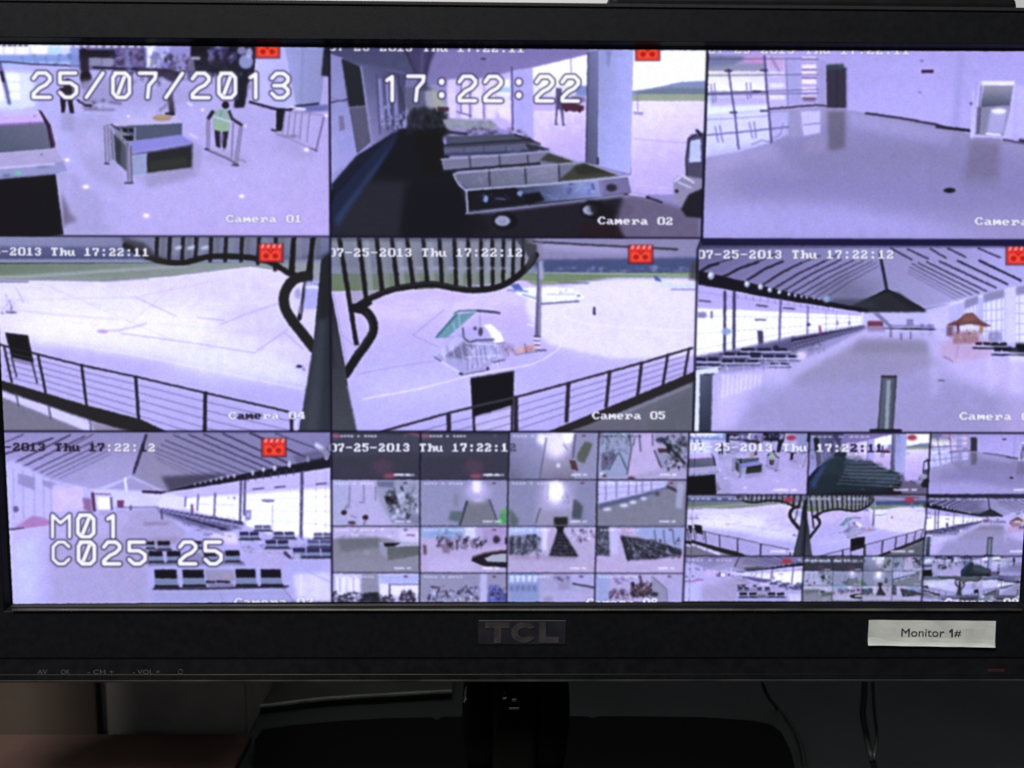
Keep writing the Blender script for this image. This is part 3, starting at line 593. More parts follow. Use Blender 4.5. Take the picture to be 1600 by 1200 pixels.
    for j in range(5):
        t = .16+.17*j
        q = []
        for x, ya, yb in ((30, 548, 715), (200, 590, 760), (390, 637, 822), (645, 693, 905), (965, 768, 1010), (1370, 858, 1120)): q.append((x, ya+(yb-ya)*t))
        L(q, 1.1, (96, 88, 130), .9, .3)
    for x, ya, yb, x2, w in ((20, 550, 715, 55, 3.4), (180, 588, 765, 215, 4), (385, 637, 825, 408, 4.2), (640, 692, 905, 655, 5), (968, 768, 1000, 965, 6), (1375, 880, 1000, 1375, 5)): L([(x, ya), (x2, yb)], w, (44, 38, 56), 1, .4)
    L([(1400, 880), (1390, 1000)], 2, (230, 226, 255), .8, .6)
    P([(-80, 690), (0, 705), (410, 825), (660, 890), (780, 945), (800, 1000), (560, 1000), (410, 905), (200, 820), (-80, 745)], (50, 46, 42), 1, .7)
    P([(-80, 770), (10, 785), (420, 945), (420, 1000), (-80, 1000)], (126, 122, 142), 1, 1); P([(-80, 745), (10, 755), (440, 900), (600, 950), (400, 945), (10, 785), (-80, 770)], (206, 200, 250), .95, 1)
    L([(75, 770), (88, 825)], 3, (90, 84, 110), .9, .5); L([(228, 825), (240, 885)], 3, (90, 84, 110), .9, .5); L([(425, 895), (430, 945)], 3, (90, 84, 110), .8, .5)
    P([(430, 905), (640, 950), (450, 960)], (140, 130, 150), .8, 1)
    mottle([(-80, 20), (1600, 20), (1600, 1000), (-80, 1000)], .02, 9)
    V(0, 0, 1)
def cam4_text():
    tile(T4)
    osd('07-25-2013 Thu 17:22:11', -62, 386, 235, 388, h=12.5)
    dk = (40, 30, 50)
    osd('Camera 04', 357, 643.5, 478, 643, cols=[None, dk, dk, dk, None, None, None, None, None], h=11.5)
    rec_icon(423, 395, 1.05)

def cam5():
    tile(T5); V(500, 360, .38125)
    G([(30, 20), (1600, 20), (1600, 190), (30, 190)], [(150, 156, 176), (130, 126, 176), (110, 120, 160), (90, 110, 150)])
    P([(780, 30), (1600, 30), (1600, 130), (880, 130)], (140, 134, 180), .95, 2)
    P([(900, 50), (1150, 62), (1460, 100), (1150, 96), (900, 78)], (176, 166, 216), .7, 2.5)
    L([(780, 35), (900, 48), (1465, 78)], 2.6, (50, 40, 62), .95, .6); L([(1100, 62), (1460, 72)], 1.6, (90, 80, 120), .6, .8)
    P([(880, 120), (1240, 115), (1600, 110), (1600, 175), (880, 180)], (66, 86, 150), .95, 2); blobs(40, 890, 150, 1560, 172, 8, 24, [(120, 140, 180), (160, 160, 200), (70, 100, 90), (190, 180, 220)], .5, 1, .3)
    B(30, 150, 900, 190, (150, 160, 170), .5, 2)
    G([(30, 178), (1600, 172), (1600, 212), (30, 255)], [(110, 136, 110), (120, 150, 110), (118, 140, 96), (120, 146, 100)])
    L([(880, 172), (1600, 186)], 1.6, (200, 200, 210), .7, .8)
    G([(30, 250), (450, 240), (830, 205), (1110, 208), (1400, 205), (1600, 215), (1600, 850), (30, 850)], [(212, 190, 240), (206, 180, 240), (184, 176, 246), (180, 168, 240)])
    P([(150, 480), (900, 430), (1500, 300), (1540, 480), (900, 800), (150, 800)], (190, 182, 250), .6, 10)
    E(500, 640, 360, 70, (206, 200, 255), .5, 16); E(1250, 400, 330, 110, (232, 222, 255), .75, 20); E(850, 280, 300, 50, (222, 208, 250), .5, 14); E(400, 330, 260, 50, (222, 206, 250), .5, 12); E(1250, 250, 240, 20, (226, 208, 244), .5, 8)
    for k in range(60):
        x = prng.uniform(140, 1500); y = prng.uniform(260, 640); L([(x, y), (x+prng.uniform(30, 160), y-prng.uniform(-6, 24))], prng.uniform(1, 2.6), [(176, 164, 220), (222, 214, 255), (200, 176, 220)][k % 3], .22, 1.2); P([(880, 300), (1200, 240), (1540, 240), (1540, 470), (1200, 480), (950, 420)], (222, 210, 252), .85, 10)
    P([(830, 200), (1000, 198), (1110, 215), (880, 225)], (116, 146, 96), .8, 1.2); L([(980, 212), (1100, 216)], 2, (110, 100, 140), .7, .7)
    for a in ([(380, 430), (510, 325)], [(380, 430), (490, 480)], [(150, 590), (300, 560), (470, 535)], [(90, 430), (150, 480)]): L(a, 1.3, (140, 120, 170), .5, .7)
    L(curve([(180, 690), (400, 650), (640, 590), (860, 550), (960, 500), (985, 460), (940, 410), (850, 385)]), 1.8, (236, 222, 250), .85, .8)
    L(curve([(1540, 410), (1300, 400), (1080, 380), (1000, 345), (1020, 315), (1120, 300)]), 1.8, (236, 226, 252), .7, .8)
    # aeroplanes
    P([(800, 240), (870, 235), (960, 232), (1040, 240), (1085, 270), (1060, 290), (960, 300), (900, 302), (860, 280), (810, 262)], (236, 240, 255), .97, .8)
    P([(780, 222), (815, 218), (835, 248), (800, 245)], (70, 100, 200), .95, .8); L([(770, 245), (850, 250)], 2.6, (100, 140, 220), .9, .7); L([(830, 255), (960, 300)], 3.6, (220, 226, 250), .9, .8)
    L([(900, 302), (1060, 290)], 2.4, (80, 76, 110), .9, .7); L([(830, 262), (900, 285)], 2, (130, 130, 170), .8, .7); blobs(12, 930, 245, 1050, 292, 4, 10, [(120, 120, 160), (80, 80, 120), (200, 206, 230), (120, 130, 110)], .7, .6, .5)
    L([(930, 262), (1045, 262)], 1.3, (130, 140, 200), .7, .5); E(1060, 268, 8, 5, (90, 110, 180), .7, .6)
    P([(1360, 190), (1385, 188), (1415, 208), (1480, 222), (1545, 215), (1550, 240), (1460, 242), (1400, 228)], (206, 214, 250), .97, .9); P([(1362, 186), (1385, 186), (1402, 210), (1375, 206)], (70, 96, 160), .9, .8); L([(1440, 242), (1540, 242)], 1.6, (90, 90, 130), .7, .6)
    L([(1124, 318), (1124, 342)], 4, (60, 50, 90), .95, .5)
    # lamp mast
    P([(893, 120), (908, 120), (905, 440), (880, 440)], (100, 96, 140), .97, .6); L([(903, 130), (899, 435)], 1.8, (176, 176, 216), .8, .5); P([(885, 30), (915, 30), (912, 130), (890, 130)], (130, 124, 160), .5, 1.2)
    B(900, 125, 915, 200, (210, 216, 250), .5, 1)
    for i in range(6): B(876, 432+i*9, 902, 437+i*9, (120, 60, 110) if i % 2 == 0 else (240, 230, 250), .95, .4)
    L([(872, 490), (925, 492)], 2.6, (96, 80, 120), .9, .6); P([(800, 480), (870, 465), (885, 490), (800, 510)], (226, 176, 170), .9, 1.2); blobs(14, 800, 478, 880, 502, 4, 8, [(190, 90, 60), (120, 60, 80), (230, 150, 120)], .85, .6, .8)
    L([(840, 465), (845, 500)], 1.8, (120, 60, 80), .8, .4); L([(800, 510), (925, 490)], 1.6, (110, 90, 120), .7, .6)
    # passenger stairs
    P([(470, 440), (550, 345), (640, 335), (520, 440)], (98, 158, 176), 1, .8); L([(478, 436), (560, 345)], 2, (50, 100, 116), .9, .5); L([(550, 340), (570, 330), (650, 328)], 2.6, (60, 120, 130), .95, .5); L([(645, 330), (700, 333), (735, 338)], 3.4, (66, 66, 92), .98, .5)
    L([(570, 350), (575, 420)], 2.2, (170, 196, 226), .9, .5); L([(545, 380), (560, 430)], 2, (170, 196, 226), .9, .5); L([(655, 345), (658, 400)], 1.4, (150, 140, 180), .9, .4); L([(490, 435), (600, 440)], 1.4, (130, 150, 190), .8, .4)
    P([(480, 520), (490, 490), (560, 430), (620, 400), (660, 430), (740, 470), (750, 520), (700, 545), (690, 570), (580, 585)], (170, 166, 220), .95, 1.2)
    P([(480, 500), (560, 430), (590, 445), (510, 520)], (196, 190, 246), .95, .8); P([(510, 515), (590, 460), (640, 460), (600, 530)], (112, 110, 160), .9, 1.5)
    P([(575, 420), (600, 400), (690, 390), (700, 440), (620, 455)], (188, 176, 240), .9, 1)
    P([(668, 388), (700, 385), (740, 420), (757, 460), (715, 465), (690, 410)], (242, 240, 246), 1, .8); L([(715, 465), (757, 460)], 2, (90, 84, 120), .8, .5)
    L([(610, 460), (640, 450), (712, 448)], 3, (84, 80, 120), .9, .7); E(658, 415, 10, 18, (84, 74, 110), .95, .7); E(636, 402, 7, 8, (76, 70, 110), .9, .6); L([(585, 400), (590, 440), (612, 460)], 3, (80, 76, 120), .85, .7)
    for k in range(14):
        x = 500+k*19; L([(x, 480-(k % 3)*8), (x+14, 540-(k % 4)*10)], 1.4, (130, 126, 186) if k % 2 else (220, 216, 250), .85, .4)
    for k in range(10): L([(600+k*9, 470+(k % 2)*8), (606+k*10, 572-k*4)], 1.3, (216, 214, 250) if k % 2 else (130, 124, 180), .85, .4)
    for k in range(26):
        x = prng.uniform(575, 735); y = prng.uniform(455, 550); L([(x, y), (x+prng.uniform(-14, 14), y+prng.uniform(10, 26))], 1.3, [(232, 230, 255), (150, 146, 200), (120, 116, 170)][k % 3], .75, .4)
    L([(600, 462), (735, 470)], 2, (226, 222, 255), .8, .5); L([(590, 520), (745, 512)], 2, (216, 212, 255), .7, .5)
    blobs(28, 580, 465, 740, 560, 4, 10, [(150, 146, 206), (210, 206, 246), (116, 110, 160), (190, 186, 236)], .6, .6)
    P([(740, 460), (795, 465), (800, 505), (750, 520)], (176, 150, 200), .8, 1.4); blobs(12, 730, 465, 795, 520, 4, 9, [(130, 90, 140), (100, 90, 140), (210, 180, 220)], .7, .6)
    L([(475, 525), (580, 588)], 4, (206, 200, 250), .95, .5); L([(585, 590), (690, 572)], 2.2, (110, 104, 150), .95, .5); L([(470, 520), (495, 535)], 3, (96, 90, 140), .9, .6); E(578, 588, 8, 6, (50, 40, 66), .95, .5); E(688, 566, 6, 7, (50, 44, 70), .9, .5); L([(710, 540), (755, 530)], 2.4, (80, 76, 116), .85, .6)
    # canopy ribs
    P([(40, 30), (880, 30), (885, 100), (840, 170), (740, 232), (560, 240), (440, 225), (300, 250), (180, 310), (140, 320), (60, 110)], (118, 124, 118), .35, 1.5)
    xs = [(85, 150), (165, 190), (238, 255), (300, 318), (362, 382), (428, 440), (495, 500), (556, 558), (612, 614), (665, 664), (712, 708), (758, 750), (800, 790), (838, 830)]
    yb = [470, 290, 250, 232, 222, 218, 220, 232, 240, 240, 232, 218, 196, 165]
    for i, ((xa, xb), y) in enumerate(zip(xs, yb)):
        w = 16-(i*.35)
        if i > 0: P([(xa+w, 40), (xa+w+20, 40), (xb+w+16, y-10), (xb+w-6, y-6)], (160, 166, 170) if i % 2 else (140, 146, 140), .55, 1)
        P([(xa-w*.55-6, 30), (xa+w*.55-6, 30), (xb+w*.6, y), (xb-w*.6, y)], (30, 30, 30), .98, .6)
    for x in (330, 395, 460, 525, 585, 640, 690, 735): P([(x, 150), (x+30, 150), (x+28, 160), (x, 160)], (190, 190, 226), .5, 1)
    B(30, 25, 880, 44, (70, 76, 90), .5, 2)
    L(curve([(140, 320), (200, 282), (290, 245), (400, 225), (470, 222), (560, 238), (640, 245), (730, 232), (800, 195), (860, 140), (885, 100)]), 9.4, (32, 30, 30), 1, .6)
    P([(800, 30), (890, 60), (885, 120), (840, 175), (855, 110)], (70, 70, 76), .9, 1.2)
    L(curve([(140, 318), (185, 330), (215, 370), (218, 415), (190, 465), (150, 520), (105, 590)]), 13.6, (34, 32, 32), 1, .6)
    P([(135, 310), (200, 275), (215, 300), (180, 325)], (34, 32, 32), 1, .6)
    L(curve([(190, 335), (206, 372), (206, 412), (182, 458), (142, 512)]), 3, (84, 80, 86), .5, 1)
    L(curve([(200, 276), (290, 240), (400, 220), (470, 217), (560, 232), (640, 239)]), 2, (90, 88, 90), .5, .8)
    # column foot on the left
    G([(40, 250), (48, 260), (100, 540), (115, 640), (155, 830), (30, 830), (30, 250)], [(50, 48, 56), (60, 60, 70), (80, 90, 96), (76, 86, 92)])
    L([(56, 260), (108, 545)], 2, (150, 150, 200), .7, .6); L([(112, 640), (152, 822)], 2, (160, 160, 206), .7, .7); L([(40, 440), (60, 560)], 3, (40, 46, 50), .6, 2)
    # sign board
    P([(617, 605), (795, 575), (793, 715), (625, 765)], (24, 20, 30), 1, .5); L([(617, 605), (795, 576), (795, 600)], 1.8, (130, 110, 130), .9, .4)
    P([(635, 765), (785, 720), (785, 820), (640, 820)], (196, 186, 240), 1, .6)
    # railing
    L([(250, 825), (540, 745), (800, 685), (1020, 625), (1190, 578), (1330, 540), (1430, 510), (1525, 482)], 3.6, (62, 50, 62), 1, .4); L([(622, 722), (795, 684)], 2, (60, 90, 100), .9, .4)
    for j in range(4):
        t = .2+.2*j; q = []
        for x, ya, yb2 in ((300, 815, 1010), (525, 755, 940), (800, 690, 850), (1015, 632, 775), (1180, 585, 715), (1310, 545, 672), (1415, 515, 635), (1510, 490, 600)): q.append((x, ya+(yb2-ya)*t))
        L(q, 1.2, (104, 92, 150), .9, .3)
    for x, ya, x2, y2, w in ((527, 755, 528, 840, 7), (630, 760, 632, 840, 4.2), (788, 715, 786, 840, 4), (803, 685, 803, 840, 7), (1018, 628, 1010, 780, 6.4), (1187, 580, 1172, 722, 5.4), (1318, 545, 1302, 675, 5), (1425, 512, 1405, 636, 4.4), (1512, 488, 1492, 602, 4)): L([(x, ya), (x2, y2)], w, (56, 46, 66), 1, .4)
    P([(930, 830), (1100, 770), (1300, 690), (1540, 590), (1540, 830)], (110, 110, 124), 1, .8)
    P([(930, 826), (1100, 758), (1300, 676), (1540, 575), (1540, 615), (1300, 715), (1100, 795), (1000, 830)], (54, 46, 48), 1, .8); P([(1200, 760), (1520, 630), (1520, 640), (1210, 772)], (150, 150, 180), .5, 1.5)
    P([(1360, 740), (1540, 660), (1540, 830), (1340, 830)], (96, 110, 112), .6, 3)
    P([(1525, 130), (1560, 120), (1560, 210), (1510, 200)], (80, 84, 74), .8, 1.8)
    mottle([(30, 20), (1600, 20), (1600, 850), (30, 850)], .02, 9)
    L([(40, 20), (44, 850)], 2.4, (20, 16, 34), .8, .5)
    V(0, 0, 1)
def cam5_text():
    tile(T5)
    osd('07-25-2013 Thu 17:22:12', 513, 388, 819, 388, h=13)
    osd('Camera 05', 925, 643, 1042, 643, h=12)
    rec_icon(1001, 397, 1.05)

def cam6():
    tile(T6); V(1080, 370, .325)
    # ceiling left and right of the ridge
    G([(20, 40), (905, 40), (940, 250), (760, 340), (30, 200)], [(96, 90, 150), (150, 146, 206), (136, 126, 190), (136, 136, 190)])
    G([(905, 40), (1750, 40), (1750, 220), (1120, 345), (945, 250)], [(150, 142, 200), (170, 160, 230), (150, 146, 200), (200, 194, 250)])
    P([(1350, 30), (1750, 30), (1750, 200), (1500, 230)], (176, 168, 236), .5, 6); P([(700, 150), (935, 240), (830, 300), (680, 290)], (120, 118, 160), .6, 7)
    P([(560, 230), (700, 200), (880, 280), (760, 345), (640, 320)], (108, 106, 150), .5, 6)
    for i, (xa, ya, xb, yb2) in enumerate(((40, 170, 130, 128), (150, 195, 320, 122), (270, 208, 440, 118), (335, 238, 530, 125), (395, 250, 640, 118), (440, 262, 720, 110), (480, 272, 780, 112), (520, 282, 830, 115), (560, 288, 870, 118), (600, 290, 890, 124), (640, 298, 900, 140))):
        L([(xa, ya), ((xa+xb)/2, (ya+yb2)/2-8), (xb, yb2)], max(1.1, 4.2-i*.35), (30, 24, 60), .92-.035*i, .4)
    for i, (xa, ya, xb, yb2) in enumerate(((130, 125, 230, 95), (320, 120, 400, 85), (530, 125, 620, 90), (640, 118, 720, 80))): L([(xa, ya), (xb, yb2)], 2.4, (50, 42, 90), .7, .6)
    for i, (xa, ya, xb, yb2) in enumerate(((1385, 115, 1585, 210), (1280, 115, 1520, 228), (1195, 118, 1465, 245), (1130, 120, 1420, 262), (1090, 125, 1382, 270), (1060, 130, 1350, 280), (1050, 145, 1320, 288), (1045, 160, 1300, 296), (1040, 172, 1280, 305))):
        L([(xa, ya), (xb, yb2)], max(1., 3.6-i*.34), (34, 28, 70), .92-.05*i, .4)
    for xa, ya, xb, yb2 in ((1380, 55, 1485, 100), (1235, 55, 1320, 98), (1150, 58, 1225, 102), (1040, 60, 1140, 105), (960, 55, 1060, 110), (1610, 100, 1750, 180), (1560, 45, 1700, 120)): L([(xa, ya), (xb, yb2)], 2.8, (44, 38, 80), .85, .5)
    P([(900, 60), (918, 100), (950, 260), (935, 262), (905, 110)], (40, 40, 76), .98, .6)
    # gable end
    P([(740, 345), (860, 290), (935, 262), (960, 262), (1120, 348), (1115, 362), (860, 360)], (50, 54, 64), 1, 1.4); P([(640, 300), (860, 300), (900, 340), (740, 352)], (60, 62, 90), .6, 3)
    P([(940, 262), (1000, 270), (1118, 350), (1060, 352)], (40, 44, 60), .9, 1)
    # window wall left
    G([(20, 220), (400, 300), (830, 362), (830, 430), (480, 500), (20, 600)], [(176, 160, 236), (210, 196, 255), (232, 236, 255), (226, 216, 255)])
    P([(20, 340), (240, 350), (500, 365), (820, 372), (820, 430), (480, 500), (340, 540), (20, 600)], (248, 252, 255), 1, 1.5)
    P([(20, 235), (820, 365), (820, 378), (560, 362), (240, 345), (20, 335)], (192, 176, 246), .95, 1.2)
    for a in ([(20, 262), (300, 305), (820, 372)], [(20, 342), (340, 352), (820, 378)], [(20, 380), (400, 386), (820, 392)], [(20, 468), (300, 446), (820, 408)], [(20, 545), (240, 500), (480, 460), (820, 425)]): L(a, 1.2, (150, 140, 190), .6, .4)
    for k in range(16):
        x = 225+k*38-k*k*.5; L([(x, 245+x*.14), (x, 262+x*.14)], 1.6, (130, 120, 180), .7, .5)
    for k in range(22): x = 230+k*27; L([(x, 345+x*.03), (x, 470-(x-230)*.1)], .9, (180, 170, 226), .5, .5)
    P([(20, 160), (150, 190), (420, 255), (660, 312), (860, 350), (820, 362), (560, 318), (300, 272), (20, 228)], (28, 20, 44), 1, .7)
    for x, y, r in ((95, 187, 17), (268, 228, 14), (333, 240, 13), (378, 256, 11), (424, 266, 10), (470, 276, 8), (500, 282, 7), (530, 288, 6), (555, 292, 5), (590, 298, 4.5), (615, 302, 4)): E(x, y, r, r*1.15, (170, 186, 220), .9, .8); E(x-r*.15, y-r*.2, r*.45, r*.55, (236, 246, 255), .95, .5)
    E(650, 300, 14, 15, (140, 196, 220), .9, 1.5); L([(640, 312), (680, 300)], 3, (110, 150, 180), .6, 1)
    for x, w in ((162, 4.4), (207, 4.8)): L([(x, 265), (x-2, 575)], w, (66, 56, 120), .97, .5)
    L([(430, 300), (424, 505)], 3.4, (96, 84, 150), .95, .5); L([(562, 335), (558, 470)], 2.8, (110, 96, 170), .9, .5); L([(648, 350), (648, 450)], 1.6, (150, 140, 200), .8, .5); L([(700, 360), (700, 440)], 1.4, (150, 140, 200), .7, .5); L([(760, 365), (760, 430)], 1.4, (150, 140, 200), .7, .5)
    for x, y in ((65, 310), (340, 333), (470, 345)): L([(x-26, y-4), (x+26, y+2)], 2.6, (60, 50, 90), .85, .5)
    B(30, 362, 72, 390, (140, 116, 186), .95, 1); L([(98, 362), (98, 388)], 4, (120, 96, 160), .9, .7); E(170, 455, 24, 17, (140, 170, 220), .95, 1)
    P([(310, 380), (358, 390), (355, 420), (312, 415)], (236, 236, 250), .9, 1); L([(310, 398), (358, 400)], 2.6, (80, 76, 110), .9, .6); P([(318, 450), (345, 452), (348, 500), (340, 545), (325, 540)], (70, 56, 120), .97, .8)
    E(565, 422, 8, 8, (50, 46, 90), .95, .6); L([(703, 405), (703, 420)], 3, (110, 100, 150), .8, .5); L([(760, 408), (760, 420)], 3, (110, 100, 150), .8, .5)
    # floor
    G([(20, 940), (20, 640), (400, 560), (830, 440), (1180, 450), (1750, 620), (1750, 960), (20, 960)], [(200, 190, 246), (190, 178, 236), (188, 172, 228), (178, 158, 214)])
    P([(440, 640), (800, 490), (1110, 500), (1200, 620), (900, 700), (500, 720)], (150, 142, 184), .8, 7); P([(790, 495), (1130, 500), (1140, 560), (770, 560)], (134, 128, 160), .7, 4)
    P([(1180, 540), (1750, 600), (1750, 800), (1300, 700)], (206, 190, 246), .7, 7); P([(400, 640), (600, 560), (800, 470), (820, 490), (560, 640), (200, 900), (110, 930), (130, 700)], (206, 194, 250), .6, 5)
    P([(300, 720), (1100, 640), (1500, 760), (1500, 960), (200, 960)], (153, 148, 206), .7, 12)
    # far end stuff
    P([(820, 362), (1120, 362), (1240, 330), (1240, 440), (820, 440)], (206, 200, 255), .95, 1.5)
    P([(870, 365), (900, 365), (965, 425), (955, 440)], (120, 116, 170), .95, .8); P([(848, 405), (920, 405), (925, 432), (846, 432)], (150, 50, 80), .97, .8); P([(845, 432), (935, 432), (930, 455), (850, 455)], (150, 120, 170), .8, 1.2)
    P([(1035, 395), (1068, 395), (1070, 430), (1035, 430)], (130, 122, 180), .95, .8); L([(965, 428), (1170, 430)], 3, (120, 116, 190), .8, .8); L([(960, 430), (960, 480)], 3.6, (110, 100, 150), .8, .7)
    blobs(18, 990, 430, 1170, 485, 5, 12, [(160, 150, 206), (120, 110, 180), (226, 222, 255)], .7, .8, .9); L([(1010, 465), (1010, 495)], 3, (110, 96, 150), .85, .6); L([(1055, 460), (1055, 490)], 3, (110, 96, 150), .85, .6)
    for x in (1110, 1145, 1162): P([(x-8, 420), (x+8, 420), (x+8, 445), (x-8, 445)], (110, 100, 186), .8, .8)
    # right wall, windows
    P([(1120, 345), (1300, 300), (1750, 205), (1750, 520), (1180, 500), (1170, 440)], (200, 192, 252), .95, 2); L([(1240, 326), (1430, 278), (1750, 200)], 4, (226, 222, 255), .7, 1)
    for x0, x1, y0 in ((1405, 1505, 275), (1560, 1700, 240), (1315, 1380, 305)):
        P([(x0, y0), (x1, y0-24), (x1, 520), (x0, 500)], (218, 218, 255), .9, .8); P([(x0, y0), (x1, y0-24), (x1, y0+16), (x0, y0+42)], (130, 126, 176), .9, 1.2)
        for k in range(4): x = x0+(x1-x0)*(k+.5)/4; L([(x, y0+10), (x, 500)], 1.3, (150, 144, 200), .7, .5)
        for k in range(4): L([(x0, y0+80+k*50), (x1, y0+74+k*50)], 1.2, (150, 144, 200), .7, .5)
    P([(1510, 250), (1560, 238), (1560, 540), (1510, 520)], (206, 200, 255), .9, 1)
    # wooden pavilion
    P([(1195, 500), (1440, 480), (1440, 580), (1280, 600), (1200, 590)], (210, 160, 196), .6, 3)
    P([(1225, 425), (1280, 400), (1320, 368), (1355, 366), (1390, 400), (1445, 430), (1400, 432), (1340, 420), (1250, 430)], (140, 74, 66), 1, .7); P([(1310, 378), (1355, 372), (1385, 402), (1300, 410)], (176, 96, 60), .8, 1.6)
    P([(1228, 430), (1258, 430), (1260, 480), (1228, 475)], (130, 80, 110), .95, 1); L([(1284, 425), (1284, 505)], 3.6, (90, 34, 60), .97, .5); P([(1385, 430), (1405, 432), (1400, 460), (1388, 470)], (186, 140, 50), .97, .8)
    P([(1255, 455), (1380, 455), (1385, 510), (1260, 515)], (180, 120, 130), .95, 1.2); P([(1290, 428), (1385, 426), (1380, 452), (1290, 455)], (230, 214, 240), .8, 1)
    blobs(26, 1235, 440, 1395, 510, 4, 10, [(150, 80, 90), (200, 160, 170), (120, 60, 90), (230, 200, 160), (160, 110, 130)], .7, .7)
    L([(1215, 575), (1260, 600)], 2, (140, 110, 160), .7, .7); E(1282, 592, 9, 5, (250, 220, 210), .9, 1); L([(1284, 510), (1275, 600)], 2.4, (170, 120, 170), .5, 1)
    P([(1430, 460), (1490, 455), (1495, 500), (1430, 505)], (130, 126, 190), .8, 1); blobs(8, 1430, 455, 1490, 500, 5, 9, [(110, 106, 170), (190, 186, 240)], .7, .6)
    for x0, y0, n, w, h in ((1365, 508, 4, 40, 12), (1455, 532, 5, 42, 20)):
        for k in range(n): P([(x0+k*w, y0), (x0+k*w+w*.78, y0), (x0+k*w+w*.82, y0+h), (x0+k*w+3, y0+h)], (24, 20, 60), .97, .6)
        L([(x0-8, y0+h+14), (x0+n*w, y0+h+18)], 3.4, (36, 34, 80), .95, .6); L([(x0-5, y0+h+5), (x0+n*w, y0+h+8)], 2.4, (190, 196, 240), .8, .6)
    B(1530, 572, 1700, 600, (214, 216, 250), .7, 2)
    # seats on the left
    P([(20, 575), (240, 535), (480, 480), (820, 430), (835, 445), (640, 545), (480, 610), (200, 650), (20, 660)], (150, 144, 206), .85, 2)
    P([(20, 578), (240, 538), (480, 484), (640, 458), (832, 428), (836, 440), (640, 500), (480, 560), (330, 600), (140, 630), (20, 640)], (84, 80, 140), .78, 2)
    blobs(80, 60, 555, 480, 625, 4, 11, [(40, 36, 90), (56, 50, 100), (150, 150, 206), (214, 216, 250), (100, 110, 140)], .8, .5, .45)
    blobs(50, 480, 500, 640, 545, 3, 8, [(40, 36, 80), (64, 60, 110), (170, 170, 220), (90, 100, 110)], .8, .5, .5)
    def row(x, y, w, h, n):
        for k in range(n): P([(x+k*w, y), (x+k*w+w*.84, y+1), (x+k*w+w*.84, y+h), (x+k*w, y+h)], (36, 30, 80), .95, .5)
        L([(x-4, y+h+6), (x+n*w, y+h+6)], 3.4, (196, 206, 250), .85, .6); L([(x-4, y+h+12), (x+n*w, y+h+12)], 2, (60, 56, 110), .8, .6)
    blobs(70, 30, 575, 470, 640, 4, 12, [(70, 64, 120), (170, 168, 220), (120, 114, 170), (110, 130, 140), (210, 210, 246)], .6, .6, .5); row(240, 535, 78, 14, 3); row(380, 606, 50, 9, 2); row(20, 612, 60, 10, 2); row(158, 555, 62, 16, 3); row(285, 568, 60, 14, 4); row(20, 580, 60, 18, 2); row(150, 590, 60, 14, 3)
    blobs(60, 480, 480, 640, 560, 5, 12, [(50, 44, 100), (90, 84, 140), (190, 190, 236), (120, 110, 160), (70, 90, 90)], .75, .7, .5)
    P([(480, 492), (830, 428), (835, 438), (660, 490), (520, 530), (480, 530)], (74, 68, 130), .75, 1.5)
    blobs(60, 490, 500, 600, 555, 4, 9, [(60, 54, 110), (170, 166, 220), (96, 92, 150), (80, 96, 100)], .7, .5, .5)
    for k in range(46):
        t = k/45.; x = 492+t*330; y = 516-t*80; r = 8*(1-t*.7)
        L([(x, y), (x+r*1.5, y+r*.2)], r*.32, (40, 34, 84), .8, .4); L([(x+3, y+r*.6), (x+r*1.6, y+r*.9)], 1.2, (196, 194, 240), .6, .4); L([(x+r, y+r), (x+r*.6, y+r*3)], 1.1, (90, 84, 140), .7, .4)
    for k in range(20):
        t = k/19.; x = 490+t*335; y = 498-t*68; r = 9*(1-t*.6)
        P([(x-r, y-r*.9), (x+r, y-r*1.1), (x+r, y+r*.5), (x-r, y+r*.7)], (44, 38, 90), .9, .6)
        L([(x-r, y+r*1.6), (x+r, y+r*1.3)], 1.8, (130, 126, 180), .7, .5); L([(x, y+r*1.5), (x+r, y+r*4.4*(1-t*.4))], 1.4, (120, 114, 176), .7, .5)
    for k in range(24):
        x = 150+prng.uniform(0, 340); y = 600+prng.uniform(-6, 30)-(x-150)*.06; L([(x, y), (x+prng.uniform(-10, 20), y+prng.uniform(10, 30))], 1.3, [(110, 104, 160), (220, 216, 250), (120, 130, 120)][k % 3], .7, .4)
    E(530, 570, 26, 22, (232, 206, 240), .9, 2); L([(618, 432), (622, 465)], 4, (150, 60, 110), .9, .7); E(408, 530, 14, 10, (40, 36, 60), .8, .8)
    for k in range(9): x = 150+k*22; P([(x, 660), (x+12, 660), (x+6, 770-k*7), (x-6, 780-k*7)], (232, 230, 255), .55, 1.5)
    # white ledge and dark post, left bottom
    P([(20, 640), (130, 625), (130, 655), (100, 660), (60, 665), (40, 700), (35, 940), (10, 940)], (206, 226, 250), .97, .8)
    G([(42, 662), (105, 660), (98, 940), (38, 940)], [(96, 110, 136), (80, 90, 116), (50, 60, 90), (56, 60, 96)]); L([(110, 662), (104, 940)], 5, (190, 186, 230), .8, 1); L([(60, 662), (110, 660)], 2, (60, 50, 80), .9, .6)
    # post in the middle
    G([(915, 668), (985, 668), (965, 930), (895, 930)], [(104, 118, 136), (84, 96, 112), (90, 104, 120), (84, 96, 112)]); L([(915, 672), (985, 672)], 3.4, (70, 40, 60), .97, .6); P([(940, 690), (960, 690), (948, 930), (930, 930)], (160, 176, 190), .8, .8); L([(917, 680), (898, 925)], 2, (60, 70, 76), .9, .5); L([(985, 680), (968, 925)], 3, (60, 70, 76), .9, .6)
    L([(865, 932), (1005, 932)], 5, (24, 20, 30), .98, .7); L([(1190, 690), (1215, 692)], 2.4, (90, 80, 130), .9, .6); E(538, 716, 6, 3, (130, 116, 170), .7, .6)
